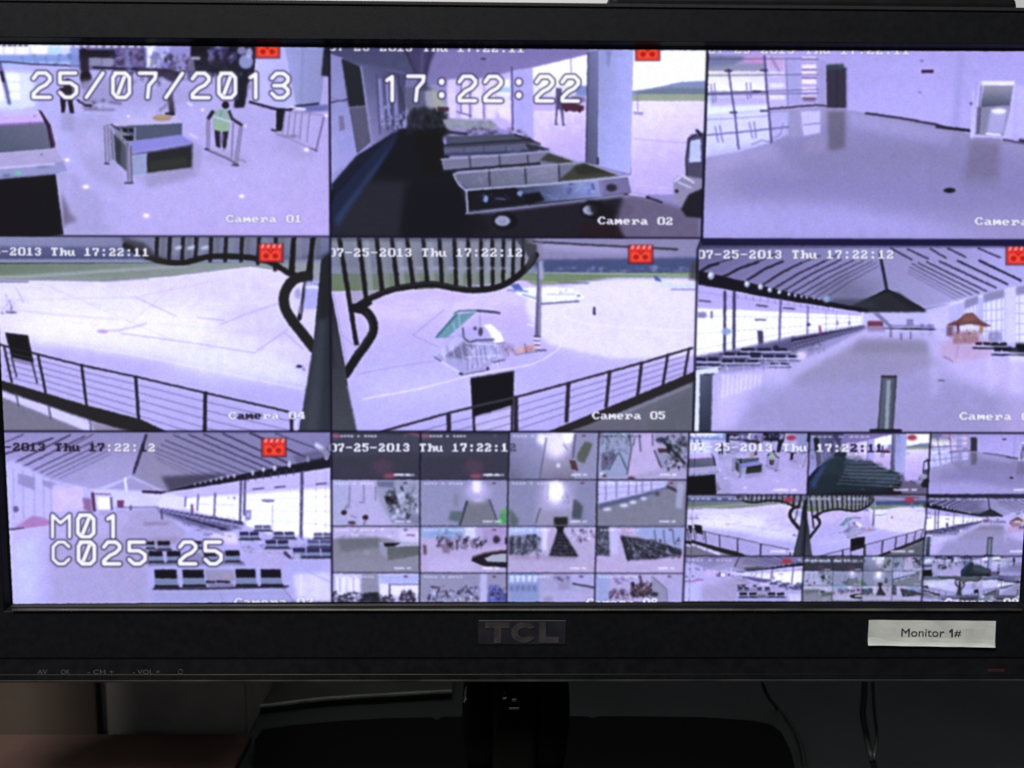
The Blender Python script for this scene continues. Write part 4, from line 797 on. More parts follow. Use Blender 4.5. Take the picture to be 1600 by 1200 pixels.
    for k in range(40):
        x = prng.uniform(250, 1550); y = prng.uniform(560, 920); L([(x, y), (x, y+prng.uniform(10, 60))], prng.uniform(2, 7), [(190, 182, 236), (146, 140, 196)][k % 2], .12, 2.5)
    for x, w_ in ((1150, 16), (1420, 20), (1530, 26)): P([(x, 540), (x+w_*1.6, 540), (x+w_*2.2, 760), (x+w_*.4, 760)], (222, 214, 255), .35, 5)
    mottle([(20, 40), (1750, 40), (1750, 960), (20, 960)], .02, 9)
    L([(30, 220), (12, 640), (6, 940)], 2.4, (40, 34, 80), .8, .5); B(20, 40, 1750, 52, (36, 34, 86), .6, 1.5)
    V(0, 0, 1)
def cam6_text():
    tile(T6)
    osd('07-25-2013 Thu 17:22:12', 1090, 391, 1399, 391, h=13)
    osd('Camera 06', 1499, 644, 1624, 645, h=12)
    rec_icon(1591, 399, 1.05)

def cam7():
    tile(T7); V(0, 665, .33125)
    B(0, 20, 1600, 860, (190, 182, 246))
    G([(10, 20), (690, 20), (630, 240), (440, 300), (10, 200)], [(150, 140, 206), (140, 132, 186), (180, 170, 236), (170, 160, 216)])
    G([(690, 20), (1600, 20), (1600, 150), (780, 315), (620, 240)], [(136, 128, 176), (130, 124, 190), (150, 144, 186), (120, 118, 180)])
    P([(480, 140), (660, 120), (630, 240), (440, 300), (330, 240)], (172, 162, 216), .6, 5); P([(700, 120), (900, 200), (870, 290), (700, 290)], (150, 140, 176), .6, 5); P([(760, 240), (960, 230), (1100, 225), (800, 312)], (70, 64, 96), .8, 2.5)
    for i, (xa, ya, xb, yb2) in enumerate(((20, 135, 250, 60), (70, 175, 330, 45), (105, 195, 400, 50), (155, 212, 440, 75), (190, 222, 470, 90), (220, 232, 500, 100), (250, 242, 520, 115), (280, 250, 520, 135))):
        L([(xa, ya), (xb, yb2)], max(1., 2.8-i*.22), (50, 40, 96), .85-.05*i, .5)
    L([(20, 80), (110, 42)], 2, (60, 50, 100), .8, .5); L([(330, 100), (440, 42)], 2, (60, 50, 100), .6, .5)
    for i, (xa, ya, xb, yb2) in enumerate(((1180, 35, 1480, 165), (1050, 38, 1400, 195), (960, 40, 1340, 205), (890, 42, 1270, 205), (820, 45, 1230, 215), (780, 70, 1180, 228), (760, 90, 1130, 232), (740, 110, 1070, 240), (730, 125, 1020, 250), (730, 145, 980, 255), (740, 160, 950, 265))):
        L([(xa, ya), (xb, yb2)], max(.9, 2.9-i*.19), (56, 46, 100), .88-.045*i, .5)
    L([(1300, 38), (1500, 110)], 2.4, (70, 60, 110), .7, .6)
    P([(685, 40), (698, 40), (640, 220), (625, 235), (630, 200)], (60, 52, 90), .95, .6)
    L([(480, 300), (620, 240), (770, 310)], 3, (206, 200, 250), .8, 1); P([(500, 300), (620, 245), (760, 310)], (150, 140, 190), .6, 1.2); L([(590, 250), (596, 310)], 4, (230, 226, 255), .9, .8)
    P([(430, 300), (770, 315), (740, 380), (440, 380)], (206, 200, 252), .9, 1.5); L([(675, 312), (780, 316)], 4, (50, 30, 60), .95, .7); L([(450, 322), (520, 325)], 2, (100, 60, 110), .8, .6)
    # right wall with windows
    P([(770, 318), (1120, 265), (1560, 195), (1560, 540), (1150, 470), (900, 400), (730, 385)], (216, 208, 255), 1, 1)
    P([(1165, 330), (1560, 300), (1560, 540), (1420, 525), (1280, 520), (1165, 470)], (250, 252, 246), 1, 1.2); P([(880, 345), (1150, 330), (1150, 460), (960, 410), (880, 390)], (240, 240, 255), .95, 1.5)
    P([(780, 316), (1120, 262), (1560, 192), (1560, 290), (1150, 318), (880, 340)], (198, 186, 246), .95, 1.5)
    P([(770, 315), (900, 280), (1100, 238), (1380, 185), (1560, 140), (1560, 198), (1400, 222), (1120, 262), (880, 300)], (36, 28, 54), 1, .7)
    for x, y, r in ((1540, 140, 15), (1452, 158, 10), (1365, 182, 11), (1295, 200, 10), (1243, 208, 8), (1192, 224, 8), (1105, 238, 7), (1075, 243, 6), (1045, 250, 6), (1020, 255, 5), (995, 262, 5), (970, 268, 4), (945, 272, 4), (920, 278, 4)): E(x, y, r*.8, r*1.5, (206, 214, 240), .9, .7)
    L([(1495, 92), (1540, 130)], 8, (216, 220, 240), .9, 1.2); P([(1380, 145), (1560, 100), (1560, 150), (1400, 180)], (90, 86, 130), .6, 2)
    for x, ya, yb2, w in ((1425, 220, 525, 5), (1137, 262, 455, 3.4), (1156, 260, 420, 3.4), (1015, 320, 430, 2.6), (935, 325, 400, 2.2), (877, 335, 380, 2)): L([(x, ya), (x-5, yb2)], w, (76, 66, 130), .93, .5)
    for x in (1490, 1535): L([(x, 215), (x, 530)], 1.2, (170, 164, 210), .7, .5)
    for a in ([(880, 335), (1150, 310), (1560, 272)], [(1170, 350), (1560, 335)], [(1170, 400), (1560, 405)], [(1170, 440), (1560, 470)], [(900, 370), (1130, 375)]): L(a, 1.2, (170, 164, 210), .7, .5)
    for k in range(7): L([(1170+k*36, 238-k*5), (1170+k*36, 262-k*5)], 2, (80, 70, 120), .8, .5)
    for x, y in ((1515, 275), (1320, 290), (1218, 298)): L([(x-24, y+2), (x+24, y-3)], 2.4, (70, 60, 100), .85, .5)
    L([(1242, 355), (1290, 355)], 4, (110, 96, 160), .9, .8); L([(1285, 375), (1283, 540)], 2, (150, 146, 200), .8, .6); P([(1250, 380), (1280, 380), (1282, 530), (1262, 530)], (240, 244, 255), .8, 1)
    P([(1155, 400), (1185, 400), (1182, 445), (1160, 450)], (110, 106, 190), .9, 1); E(1170, 420, 6, 12, (210, 214, 250), .9, .7); E(1105, 342, 8, 6, (120, 110, 170), .8, .6); E(1078, 342, 5, 4, (120, 110, 170), .7, .6)
    # left side
    P([(10, 190), (60, 160), (245, 260), (250, 480), (20, 500)], (196, 188, 250), .9, 2)
    for x0, x1, y0, y1 in ((85, 165, 225, 275), (200, 265, 255, 280)): P([(x0, y0), (x1, y0+20), (x1, y1+30), (x0, y1)], (140, 130, 190), .7, 1.2)
    for x in (62, 108, 160, 205, 240): L([(x, 190+x*.2), (x+4, 440)], 1.6, (150, 144, 206), .7, .7)
    P([(245, 280), (390, 290), (400, 400), (250, 410)], (214, 190, 246), .95, 2); E(75, 395, 14, 16, (110, 80, 150), .9, .8)
    P([(390, 340), (430, 345), (435, 410), (395, 395)], (150, 90, 160), .9, 1.2); L([(437, 320), (445, 400)], 5, (100, 30, 90), .9, .7); P([(462, 340), (520, 340), (522, 395), (465, 395)], (250, 250, 255), .95, 1); L([(525, 340), (527, 395)], 3.6, (90, 76, 130), .9, .6)
    P([(553, 352), (585, 352), (585, 388), (553, 388)], (130, 50, 110), .95, .8); B(590, 330, 740, 385, (206, 200, 255), .9, 1.5); L([(590, 386), (740, 384)], 2.4, (130, 120, 180), .9, .6); L([(617, 380), (615, 480)], 3.6, (96, 80, 130), .9, .7)
    for a in ((470, 400, 110), (550, 400, 60)): P([(a[0], a[1]), (a[0]+50, a[1]), (a[0]+50, 450), (a[0], 450)], (150, 140, 200), .5, 2)
    P([(50, 490), (100, 460), (150, 425), (190, 430), (235, 450), (235, 480), (120, 500)], (190, 110, 190), .85, 1.6); blobs(14, 60, 440, 235, 485, 6, 14, [(226, 60, 120), (120, 90, 180), (190, 120, 200), (220, 140, 190)], .8, 1, .7); L([(45, 490), (110, 485)], 3, (60, 50, 120), .8, .8)
    # floor
    G([(20, 500), (230, 470), (620, 400), (740, 390), (900, 520), (700, 700), (700, 870), (30, 870)], [(206, 190, 246), (176, 160, 210), (190, 182, 250), (178, 170, 232)])
    P([(60, 560), (180, 520), (180, 820), (80, 830)], (196, 204, 255), .7, 6); P([(230, 560), (620, 500), (700, 620), (700, 860), (230, 860)], (172, 160, 206), .6, 7)
    P([(650, 395), (760, 400), (900, 520), (700, 540), (560, 500)], (176, 164, 214), .8, 3); P([(675, 455), (800, 455), (790, 470), (680, 470)], (140, 126, 170), .7, 1.2); P([(600, 540), (900, 520), (940, 560), (700, 560)], (150, 140, 170), .6, 2)
    P([(900, 480), (1060, 470), (1560, 560), (1560, 870), (720, 870), (700, 680)], (178, 172, 236), .95, 4)
    P([(1380, 700), (1560, 690), (1560, 830), (1400, 830)], (222, 216, 255), .7, 3); P([(1150, 560), (1360, 600), (1340, 680), (1160, 660)], (186, 170, 222), .7, 3); P([(980, 500), (1110, 500), (1130, 560), (1000, 560)], (226, 206, 250), .8, 3)
    L([(730, 800), (1330, 790)], 2, (150, 150, 200), .5, 1); L([(1040, 790), (1050, 840)], 1.4, (110, 110, 160), .7, .5); L([(1330, 760), (1400, 850)], 1.8, (110, 110, 160), .7, .6)
    # seat rows far
    P([(730, 388), (960, 430), (1160, 465), (1100, 500), (900, 480), (760, 420)], (150, 146, 210), .85, 1.6)
    P([(735, 386), (960, 425), (1160, 466), (1080, 500), (900, 466), (790, 420)], (84, 78, 148), .8, 1.5)
    blobs(60, 860, 425, 1120, 480, 3, 9, [(44, 38, 96), (60, 54, 120), (180, 180, 236), (120, 116, 180)], .8, .5, .5)
    for k in range(44):
        t = k/43.; x = 748+t*300; y = 404+t*84; r = 3+t*8
        L([(x, y), (x+r*1.5, y+r*.3)], r*.34, (44, 38, 96), .8, .4); L([(x, y+r*.6), (x+r*1.5, y+r*.8)], 1.1, (190, 190, 240), .6, .4); L([(x+r*.4, y+r*.8), (x+r*.6, y+r*2.8)], 1.1, (96, 90, 150), .7, .4)
    for k in range(18):
        t = k/17.; x = 745+t*390; y = 392+t*68; r = 4+t*8
        P([(x-r, y-r*.8), (x+r, y-r*.6), (x+r, y+r*.4), (x-r, y+r*.3)], (50, 42, 110), .9, .6); L([(x, y+r*.6), (x+2, y+r*2.6)], 1.5, (130, 124, 196), .7, .5); L([(x-r, y+r), (x+r, y+r*1.2)], 1.5, (190, 196, 246), .7, .5)
    L([(905, 378), (905, 410)], 4, (120, 60, 120), .9, .7); L([(762, 400), (764, 440)], 2.6, (70, 60, 110), .9, .5)
    blobs(30, 860, 430, 1100, 470, 4, 10, [(60, 50, 110), (150, 150, 206), (210, 214, 250)], .6, .6, .5)
    # seat rows near: x, y, w, h, n
    def seats(x, y, w, h, n, col=(24, 20, 40), g=.12):
        for k in range(n):
            x0 = x+k*w*(1+g)
            P([(x0, y), (x0+w, y), (x0+w*1.04, y+h), (x0+w*.04, y+h)], (130, 106, 160), .9, .8)
            P([(x0+1, y+2), (x0+w-1, y+2), (x0+w*1.02, y+h), (x0+w*.04, y+h)], col, .98, .5)
            P([(x0, y+h), (x0+w*1.02, y+h), (x0+w*1.1, y+h*1.75), (x0+w*.05, y+h*1.75)], (112, 132, 180), .95, .6)
            P([(x0+w*.02, y+h*1.7), (x0+w*1.12, y+h*1.7), (x0+w*1.14, y+h*2.05), (x0, y+h*2.05)], (30, 26, 50), .97, .5)
        L([(x-w*.1, y+h*2.1), (x+n*w*(1+g)+w*.15, y+h*2.12)], 2, (60, 60, 100), .9, .5)
    bl = (44, 40, 110)
    for k in range(22):
        x = prng.uniform(900, 1130); y = 470+prng.uniform(0, 50); L([(x, y), (x+prng.uniform(8, 26), y+2)], 1.4, [(120, 112, 170), (210, 206, 250), (80, 74, 130)][k % 3], .6, .5)
    for k in range(40):
        x = prng.uniform(1130, 1550); y = 525+prng.uniform(0, 90); L([(x, y), (x+prng.uniform(-6, 24), y+prng.uniform(2, 16))], 1.4, [(110, 104, 170), (214, 212, 250), (150, 146, 206)][k % 3], .6, .5)
    blobs(60, 1130, 520, 1550, 600, 5, 13, [(90, 86, 156), (60, 56, 124), (190, 190, 244), (150, 146, 206)], .6, .6, .5); seats(1200, 470, 36, 13, 2, (90, 84, 150)); seats(1480, 505, 40, 14, 2, (90, 86, 160))
    seats(1130, 500, 42, 18, 2, bl); seats(1290, 500, 46, 16, 2, (60, 56, 130)); seats(1252, 538, 50, 20, 2, bl); seats(1450, 538, 52, 18, 2, (80, 80, 160)); seats(1380, 575, 60, 24, 3, (50, 46, 120)); L([(1345, 600), (1365, 620)], 5, (60, 50, 90), .9, .7)
    seats(690, 545, 38, 18, 1, (40, 24, 40)); seats(742, 543, 58, 22, 1, (40, 24, 40)); seats(905, 543, 44, 18, 1, (44, 28, 50)); seats(700, 590, 66, 28, 2, (28, 24, 50), .3); seats(960, 592, 60, 26, 1, (40, 30, 46)); seats(1062, 588, 66, 28, 1, (24, 20, 46))
    P([(700, 648), (870, 645), (1150, 645), (1160, 660), (700, 662)], (96, 96, 140), .7, 1); P([(860, 600), (950, 600), (960, 650), (870, 650)], (120, 110, 150), .6, 1.5)
    P([(690, 680), (720, 660), (1120, 655), (1130, 680)], (170, 176, 236), .7, 2)
    seats(728, 678, 104, 44, 1); seats(860, 678, 100, 42, 1); seats(1110, 676, 94, 42, 1); seats(1228, 676, 96, 42, 1)
    P([(965, 680), (1105, 680), (1110, 735), (975, 735)], (150, 144, 180), .8, 1.6); L([(975, 738), (1010, 738)], 4, (44, 38, 70), .95, .6); L([(1025, 736), (1080, 738)], 4, (44, 38, 70), .95, .6); E(1070, 708, 14, 13, (190, 150, 170), .8, 1)
    P([(980, 745), (1100, 745), (1110, 768), (985, 768)], (110, 106, 150), .8, 1); P([(700, 770), (1330, 768), (1380, 840), (700, 850)], (160, 162, 222), .6, 2)
    L([(725, 770), (980, 770), (1360, 758)], 2.6, (40, 36, 60), .9, .6)
    L([(1420, 700), (1420, 800)], 2, (230, 230, 255), .6, .8); L([(1440, 680), (1560, 740)], 1.5, (150, 150, 210), .6, .6); E(1400, 620, 20, 14, (220, 220, 250), .7, 1.5)
    mottle([(0, 20), (1600, 20), (1600, 860), (0, 860)], .022, 9)
    V(0, 0, 1)
def cam7_text():
    tile(T7)
    dk = (34, 24, 44); cols = [dk]*17+[None]*4+[dk, None]; cols[18] = None
    osd('07-25-2013 Thu 17:22:12', -59, 692, 245, 693, cols=cols, h=12.5)
    rec_icon(428, 699, 1.05)
    V(0, 665, .33125)
    B(1100, 827, 1600, 850, (60, 40, 90), .35, 1)
    V(0, 0, 1)
    osd('Camera 07', 366, 934.5, 492, 934.5, h=12)
    big('M01', 79, 805, 39.6, 34); big('C025 25', 80, 847, 39.6, 34)

# --- 4 x 4 mosaic in the bottom middle ----------------------------------------------
MX = [[517, 657, 796, 936, 1080], [517, 656, 794, 933, 1076], [518, 656, 793, 932, 1073], [518, 656, 792, 930, 1070], [519, 655, 792, 929, 1067]]
MY = [675, 749, 822, 895, 941]
def mini_quad(i, j):
    a, b_ = MX[j], MX[j+1]
    return [(a[i], MY[j]), (a[i+1], MY[j]), (b_[i+1], MY[j+1]), (b_[i], MY[j+1])]
def mini_osd(x, y, w, col=(236, 236, 250), a=.8):
    for k in range(11):
        if k in (4, 6): continue
        B(x+k*w/11, y, x+(k+.72)*w/11, y+3, col, a, .5)
def mosaic16():
    BK[0] = .7
    Z = .23753
    def t(i, j, bg):
        q = mini_quad(i, j); tile(q); B(400, 600, 1200, 1000, bg); return q
    A = lambda: V(505, 665, Z)
    C = lambda: V(785, 665, Z)
    for i in (0, 1):
        t(i, 0, (76, 78, 104)); A(); x = 60+i*590
        P([(x-20, 30), (x+590, 30), (x+590, 60), (x-20, 50)], (60, 66, 76), .8, 1.5)
        E(x+20, 68, 36, 12, (220, 90, 120), .8, 2); P([(x-20, 200), (x+590, 180), (x+590, 360), (x-20, 360)], (66, 62, 84), .7, 4)
        E(x+330+i*10, 270, 70, 50, (120, 70, 100), .5, 4); E(x+375-i*20, 332, 42, 16, (206, 70, 96), .8, 2); B(x+415, 318, x+540, 332, (190, 190, 210), .8, .8); E(x+480, 66, 12, 6, (120, 130, 110), .8, 1)
        if i == 0: L([(560, 45), (690, 80)], 4, (200, 90, 120), .7, 2)
        V(0, 0, 1); mini_osd(532+i*139, 680, 58)
    # (2,0) corridor with light
    t(2, 0, (150, 150, 190)); C()
    G([(40, 40), (290, 40), (240, 350), (40, 350)], [(140, 140, 190), (170, 166, 216), (104, 110, 146), (130, 134, 180)])
    G([(290, 40), (470, 40), (470, 350), (245, 350)], [(206, 196, 232), (210, 200, 240), (130, 124, 156), (120, 116, 140)]); E(355, 130, 75, 90, (236, 222, 244), .9, 5); E(260, 90, 35, 40, (240, 240, 250), .9, 3); E(435, 70, 45, 45, (250, 250, 255), .9, 3)
    P([(470, 60), (640, 60), (640, 350), (500, 350), (440, 230)], (146, 146, 186), 1, 1); P([(545, 100), (595, 120), (540, 250), (490, 230), (490, 190)], (96, 112, 96), 1, 1); P([(440, 225), (480, 230), (500, 300), (455, 285)], (110, 66, 60), 1, .8)
    L([(290, 80), (245, 345)], 2, (90, 96, 120), .9, .6); E(368, 262, 14, 18, (232, 222, 240), .9, 1); L([(400, 120), (430, 160)], 2, (140, 130, 170), .8, .6); L([(480, 60), (465, 210)], 3, (90, 90, 120), .8, .7)
    # (3,0) hall
    t(3, 0, (176, 164, 206)); C()
    P([(640, 40), (860, 40), (820, 345), (640, 345)], (150, 166, 206), .95, 1); P([(860, 40), (1000, 40), (1040, 280), (820, 345)], (196, 176, 220), .95, 2); P([(990, 60), (1220, 60), (1220, 200), (1150, 200)], (150, 150, 190), .95, 2)
    P([(1010, 150), (1080, 190), (1100, 280), (1040, 280)], (150, 150, 190), 1, 1); L([(1000, 165), (1045, 275)], 2.4, (60, 54, 80), .9, .5); P([(1020, 150), (1070, 150), (1080, 180), (1030, 180)], (90, 50, 66), .95, .8)
    blobs(26, 1080, 80, 1215, 290, 8, 24, [(40, 50, 56), (60, 76, 76), (30, 34, 50), (110, 120, 140)], .9, .8); L([(1050, 90), (1200, 250)], 5, (36, 44, 50), .9, 1.5); E(1040, 95, 34, 18, (60, 56, 96), .9, 1)
    blobs(20, 650, 60, 840, 170, 10, 24, [(90, 110, 116), (120, 130, 160), (200, 210, 236), (70, 80, 100)], .7, 1); P([(650, 180), (740, 160), (730, 230), (690, 290), (650, 300)], (90, 90, 130), .8, 1.5); blobs(12, 680, 170, 740, 260, 6, 12, [(40, 40, 60), (130, 120, 180)], .8, .8)
    for a in ([(770, 180), (820, 290)], [(830, 60), (850, 150), (820, 320)], [(900, 60), (910, 170)], [(985, 60), (990, 130)], [(760, 180), (700, 290)], [(870, 80), (860, 130)]): L(a, 2.4, (76, 80, 110), .85, .6)
    E(655, 320, 12, 14, (250, 246, 250), .9, 1); E(850, 345, 26, 10, (90, 40, 50), .9, 1); E(670, 330, 16, 12, (80, 50, 60), .8, 1)
    # (0,1)
    t(0, 1, (186, 176, 222)); A()
    P([(60, 360), (180, 360), (160, 650), (60, 650)], (170, 176, 216), .8, 3); P([(350, 360), (640, 360), (640, 650), (450, 640), (380, 520), (350, 430)], (150, 160, 190), .9, 2)
    P([(420, 520), (540, 560), (640, 600), (640, 655), (460, 640)], (120, 124, 160), .9, 2); P([(400, 460), (480, 470), (500, 510), (420, 520)], (40, 34, 44), .97, 1); blobs(26, 430, 400, 620, 600, 8, 24, [(66, 76, 96), (90, 110, 120), (46, 50, 66), (180, 190, 216)], .8, 1); P([(350, 365), (470, 365), (460, 410), (360, 405)], (96, 100, 150), .8, 1)
    for a in ([(268, 390), (268, 500)], [(175, 400), (170, 540)], [(240, 505), (270, 505)], [(345, 400), (345, 490)]): L(a, 1.8, (110, 100, 140), .8, .5)
    E(137, 572, 20, 17, (66, 30, 50), .95, .7); E(278, 605, 20, 18, (66, 30, 50), .95, .7); E(188, 640, 28, 12, (70, 44, 60), .9, 1); L([(160, 520), (140, 560)], 2.4, (110, 100, 130), .8, .6); L([(278, 620), (270, 650)], 3, (110, 100, 140), .7, .8); L([(180, 590), (220, 608)], 2, (120, 110, 150), .7, .6)
    # (1,1) tunnel with light
    t(1, 1, (146, 148, 192)); A()
    P([(950, 490), (1090, 480), (1150, 655), (890, 655)], (122, 126, 136), .98, 1.2); E(1015, 440, 90, 60, (190, 176, 226), .9, 5); P([(985, 365), (1035, 365), (1030, 440), (990, 440)], (255, 246, 255), 1, 2); E(1012, 400, 46, 50, (226, 206, 250), .6, 4); E(1020, 490, 40, 12, (200, 200, 230), .8, 2)
    L([(945, 500), (900, 650)], 3.4, (60, 66, 84), .9, .7); L([(1095, 490), (1150, 645)], 3, (80, 84, 110), .9, .7); P([(840, 560), (920, 560), (900, 640), (820, 620)], (84, 110, 110), .8, 2); P([(855, 440), (890, 450), (890, 540), (860, 540)], (120, 130, 150), .7, 2)
    P([(1160, 580), (1215, 530), (1220, 650), (1150, 650)], (80, 160, 100), .9, 2); E(1165, 630, 12, 12, (160, 230, 160), .9, 1); E(1190, 560, 20, 24, (110, 170, 110), .6, 1.5)
    # (2,1) corridor
    t(2, 1, (136, 138, 180)); C()
    P([(240, 370), (470, 370), (480, 640), (220, 640)], (186, 176, 220), .8, 6); E(350, 440, 60, 80, (244, 234, 252), .95, 5); P([(310, 375), (395, 375), (390, 480), (315, 480)], (255, 246, 246), .8, 3); P([(240, 560), (480, 560), (500, 655), (215, 655)], (150, 146, 176), .8, 4)
    L([(250, 545), (220, 640)], 2.4, (90, 96, 116), .9, .6); P([(480, 480), (530, 530), (520, 620), (460, 610)], (70, 92, 100), .9, 2); L([(475, 490), (465, 600)], 3, (70, 76, 90), .8, 1); P([(340, 602), (430, 602), (430, 655), (340, 655)], (46, 46, 40), .97, 1)
    P([(45, 540), (110, 620), (100, 660), (45, 660)], (84, 110, 92), .8, 3); L([(300, 380), (295, 480)], 2, (150, 150, 190), .7, .7); blobs(8, 395, 440, 440, 520, 4, 8, [(130, 120, 150), (110, 106, 140)], .7, .8)
    # (3,1) hall with windows
    t(3, 1, (128, 130, 150)); C()
    P([(630, 360), (1100, 360), (1080, 410), (900, 460), (630, 520)], (196, 192, 246), .98, 1); P([(630, 550), (900, 480), (1080, 420), (1080, 400), (900, 450), (630, 515)], (90, 100, 146), .97, 1)
    for x in (680, 750, 830, 880, 920, 980): L([(x, 370), (x, 500-(x-630)*.22)], 2, (110, 106, 160), .8, .6)
    for y in (400, 440): L([(630, y+10), (1070, y-16)], 1.2, (150, 146, 196), .7, .5)
    for x, y, w in ((690, 550, 28), (800, 525, 30), (860, 505, 24), (930, 480, 20)): E(x, y, w, 12, (216, 220, 250), .9, 1)
    P([(1080, 360), (1220, 360), (1220, 420), (1080, 400)], (150, 136, 176), .9, 1.5); L([(1085, 400), (1150, 430)], 4, (50, 40, 56), .9, 1); P([(1150, 380), (1200, 380), (1180, 550), (1140, 540)], (170, 176, 206), .9, 1.5); E(1020, 450, 16, 12, (70, 70, 96), .9, 1)
    # (0,2) grey hall with box
    t(0, 2, (136, 136, 150)); A()
    P([(60, 665), (640, 665), (640, 780), (520, 770), (380, 735), (60, 745)], (196, 182, 226), .97, 1.5); blobs(14, 80, 680, 480, 735, 10, 26, [(226, 220, 250), (150, 140, 180)], .6, 1, .5); P([(500, 680), (640, 690), (640, 770), (500, 760)], (210, 200, 240), .9, 1)
    P([(90, 740), (370, 735), (370, 800), (120, 830)], (106, 112, 116), .7, 3); L([(370, 770), (420, 840)], 2, (150, 150, 180), .8, .6); P([(360, 770), (505, 770), (640, 765), (640, 795), (420, 800)], (180, 180, 206), 1, .8); P([(395, 772), (510, 772), (470, 795), (405, 798)], (30, 28, 44), 1, .8); P([(418, 800), (640, 790), (640, 850), (425, 890)], (104, 112, 112), 1, .8); P([(370, 780), (418, 800), (422, 885), (375, 835)], (150, 156, 186), .9, 1)
    E(285, 835, 26, 10, (170, 170, 160), .6, 2); P([(60, 880), (640, 880), (640, 965), (60, 965)], (150, 144, 170), .4, 6); L([(550, 720), (600, 722)], 2.4, (130, 60, 110), .8, .7)
    # (1,2) trolleys, belt
    t(1, 2, (190, 172, 216)); A()
    B(640, 660, 920, 740, (146, 176, 226), .97, 1.5); B(930, 665, 1000, 740, (206, 216, 250), .9, 1.2); P([(1040, 660), (1220, 660), (1220, 790), (1060, 790)], (176, 150, 206), .9, 2)
    blobs(46, 745, 735, 1060, 800, 8, 20, [(56, 46, 76), (110, 86, 120), (36, 32, 56), (150, 130, 170)], .8, .9); blobs(10, 690, 690, 920, 735, 8, 16, [(90, 130, 190), (66, 90, 140)], .6, 1); P([(770, 780), (830, 780), (835, 840), (790, 840)], (130, 96, 130), .8, 1.5); E(1140, 750, 24, 26, (60, 40, 70), .9, 1); P([(655, 780), (680, 790), (680, 850), (660, 850)], (100, 60, 90), .9, 1); B(1195, 735, 1220, 780, (44, 30, 56), .9, .8)
    P([(1220, 815), (1060, 835), (985, 860), (975, 890), (1060, 925), (1220, 935)], (40, 34, 46), 1, .8); P([(1220, 838), (1110, 850), (1060, 872), (1080, 895), (1220, 900)], (176, 180, 190), 1, .8); L([(1220, 820), (1060, 838), (985, 865)], 2.6, (150, 100, 110), .9, .6); P([(700, 880), (950, 880), (1000, 960), (700, 960)], (206, 190, 230), .5, 4)
    # (2,2)
    t(2, 2, (188, 170, 210)); C()
    B(40, 660, 260, 730, (170, 190, 236), .97, 1.5); B(420, 660, 640, 740, (196, 186, 226), .9, 2); P([(40, 730), (200, 715), (255, 740), (240, 800), (160, 855), (40, 850)], (84, 90, 116), .95, 1.5); blobs(46, 50, 725, 250, 850, 7, 16, [(56, 60, 84), (120, 130, 160), (40, 40, 60), (90, 106, 120), (180, 180, 206)], .75, .8)
    P([(258, 670), (300, 670), (295, 820), (262, 820)], (216, 206, 246), .95, 1); P([(365, 690), (395, 690), (500, 860), (480, 865), (305, 860)], (40, 40, 50), .98, 1); blobs(14, 340, 760, 470, 850, 6, 14, [(84, 84, 106), (120, 120, 150), (28, 28, 38)], .8, .8); B(340, 655, 430, 665, (40, 40, 40), .9, 1)
    for k in range(6): L([(372-k*10, 720+k*22), (384, 715+k*25), (396+k*14, 726+k*22)], 1.4, (112, 114, 146), .6, .6)
    for k in range(8): L([(60+k*24, 745-k*3), (50+k*26, 850-k*5)], 1.4, (150, 156, 190) if k % 2 else (40, 42, 62), .6, .6); P([(360, 655), (400, 655), (390, 700), (370, 700)], (34, 36, 38), .95, 1)
    blobs(20, 450, 690, 610, 760, 6, 14, [(110, 76, 120), (190, 160, 200), (66, 46, 86), (210, 200, 236)], .8, .9); P([(50, 850), (500, 862), (470, 885), (60, 880)], (150, 130, 170), .5, 2.5)
    # (3,2)
    t(3, 2, (192, 172, 214)); C()
    P([(600, 660), (700, 660), (705, 860), (620, 850)], (70, 76, 96), .95, 1.5); blobs(16, 620, 690, 700, 850, 6, 14, [(44, 46, 66), (110, 116, 140)], .8, .8); P([(705, 670), (765, 670), (760, 850), (715, 850)], (196, 190, 240), .98, 1); P([(860, 665), (1190, 665), (1190, 820), (1040, 770), (900, 735)], (150, 170, 226), .95, 1.5); P([(770, 665), (860, 665), (850, 740), (790, 730)], (190, 160, 200), .9, 2)
    P([(780, 725), (900, 738), (1040, 770), (1180, 815), (1180, 850), (1000, 880), (825, 885)], (62, 64, 84), .98, 1.2); blobs(60, 830, 750, 1170, 870, 7, 15, [(40, 42, 60), (110, 116, 150), (150, 160, 200), (84, 76, 96), (30, 30, 40)], .7, .8); L([(785, 730), (830, 885)], 3, (30, 30, 40), .9, 1)
    for x in (1000, 1060, 1120): L([(x, 690), (x+10, 780)], 2.4, (76, 90, 140), .8, .8)
    for k in range(7): L([(800+k*16, 738+k*4), (860+k*52, 880-k*6)], 1.3, (136, 140, 176) if k % 2 else (28, 28, 40), .7, .5)
    for k in range(9): L([(845+k*36, 770+k*7), (850+k*36, 850-k*2)], 1.2, (34, 34, 50), .6, .5)
    # row 3
    t(0, 3, (196, 190, 240)); A()
    for x0, x1 in ((60, 150), (160, 240), (370, 430), (445, 630)): B(x0, 1000, x1, 1120, (224, 220, 255), .9, 1)
    P([(250, 975), (360, 975), (370, 1110), (250, 1120)], (140, 140, 166), .97, 1); P([(430, 1040), (635, 1040), (635, 1048), (430, 1048)], (90, 80, 150), .9, .7); P([(370, 990), (635, 985), (635, 1035), (370, 1040)], (160, 176, 236), .8, 1)
    for x in (75, 110, 200): L([(x, 1000), (x, 1100)], 1.6, (150, 140, 190), .7, .6)
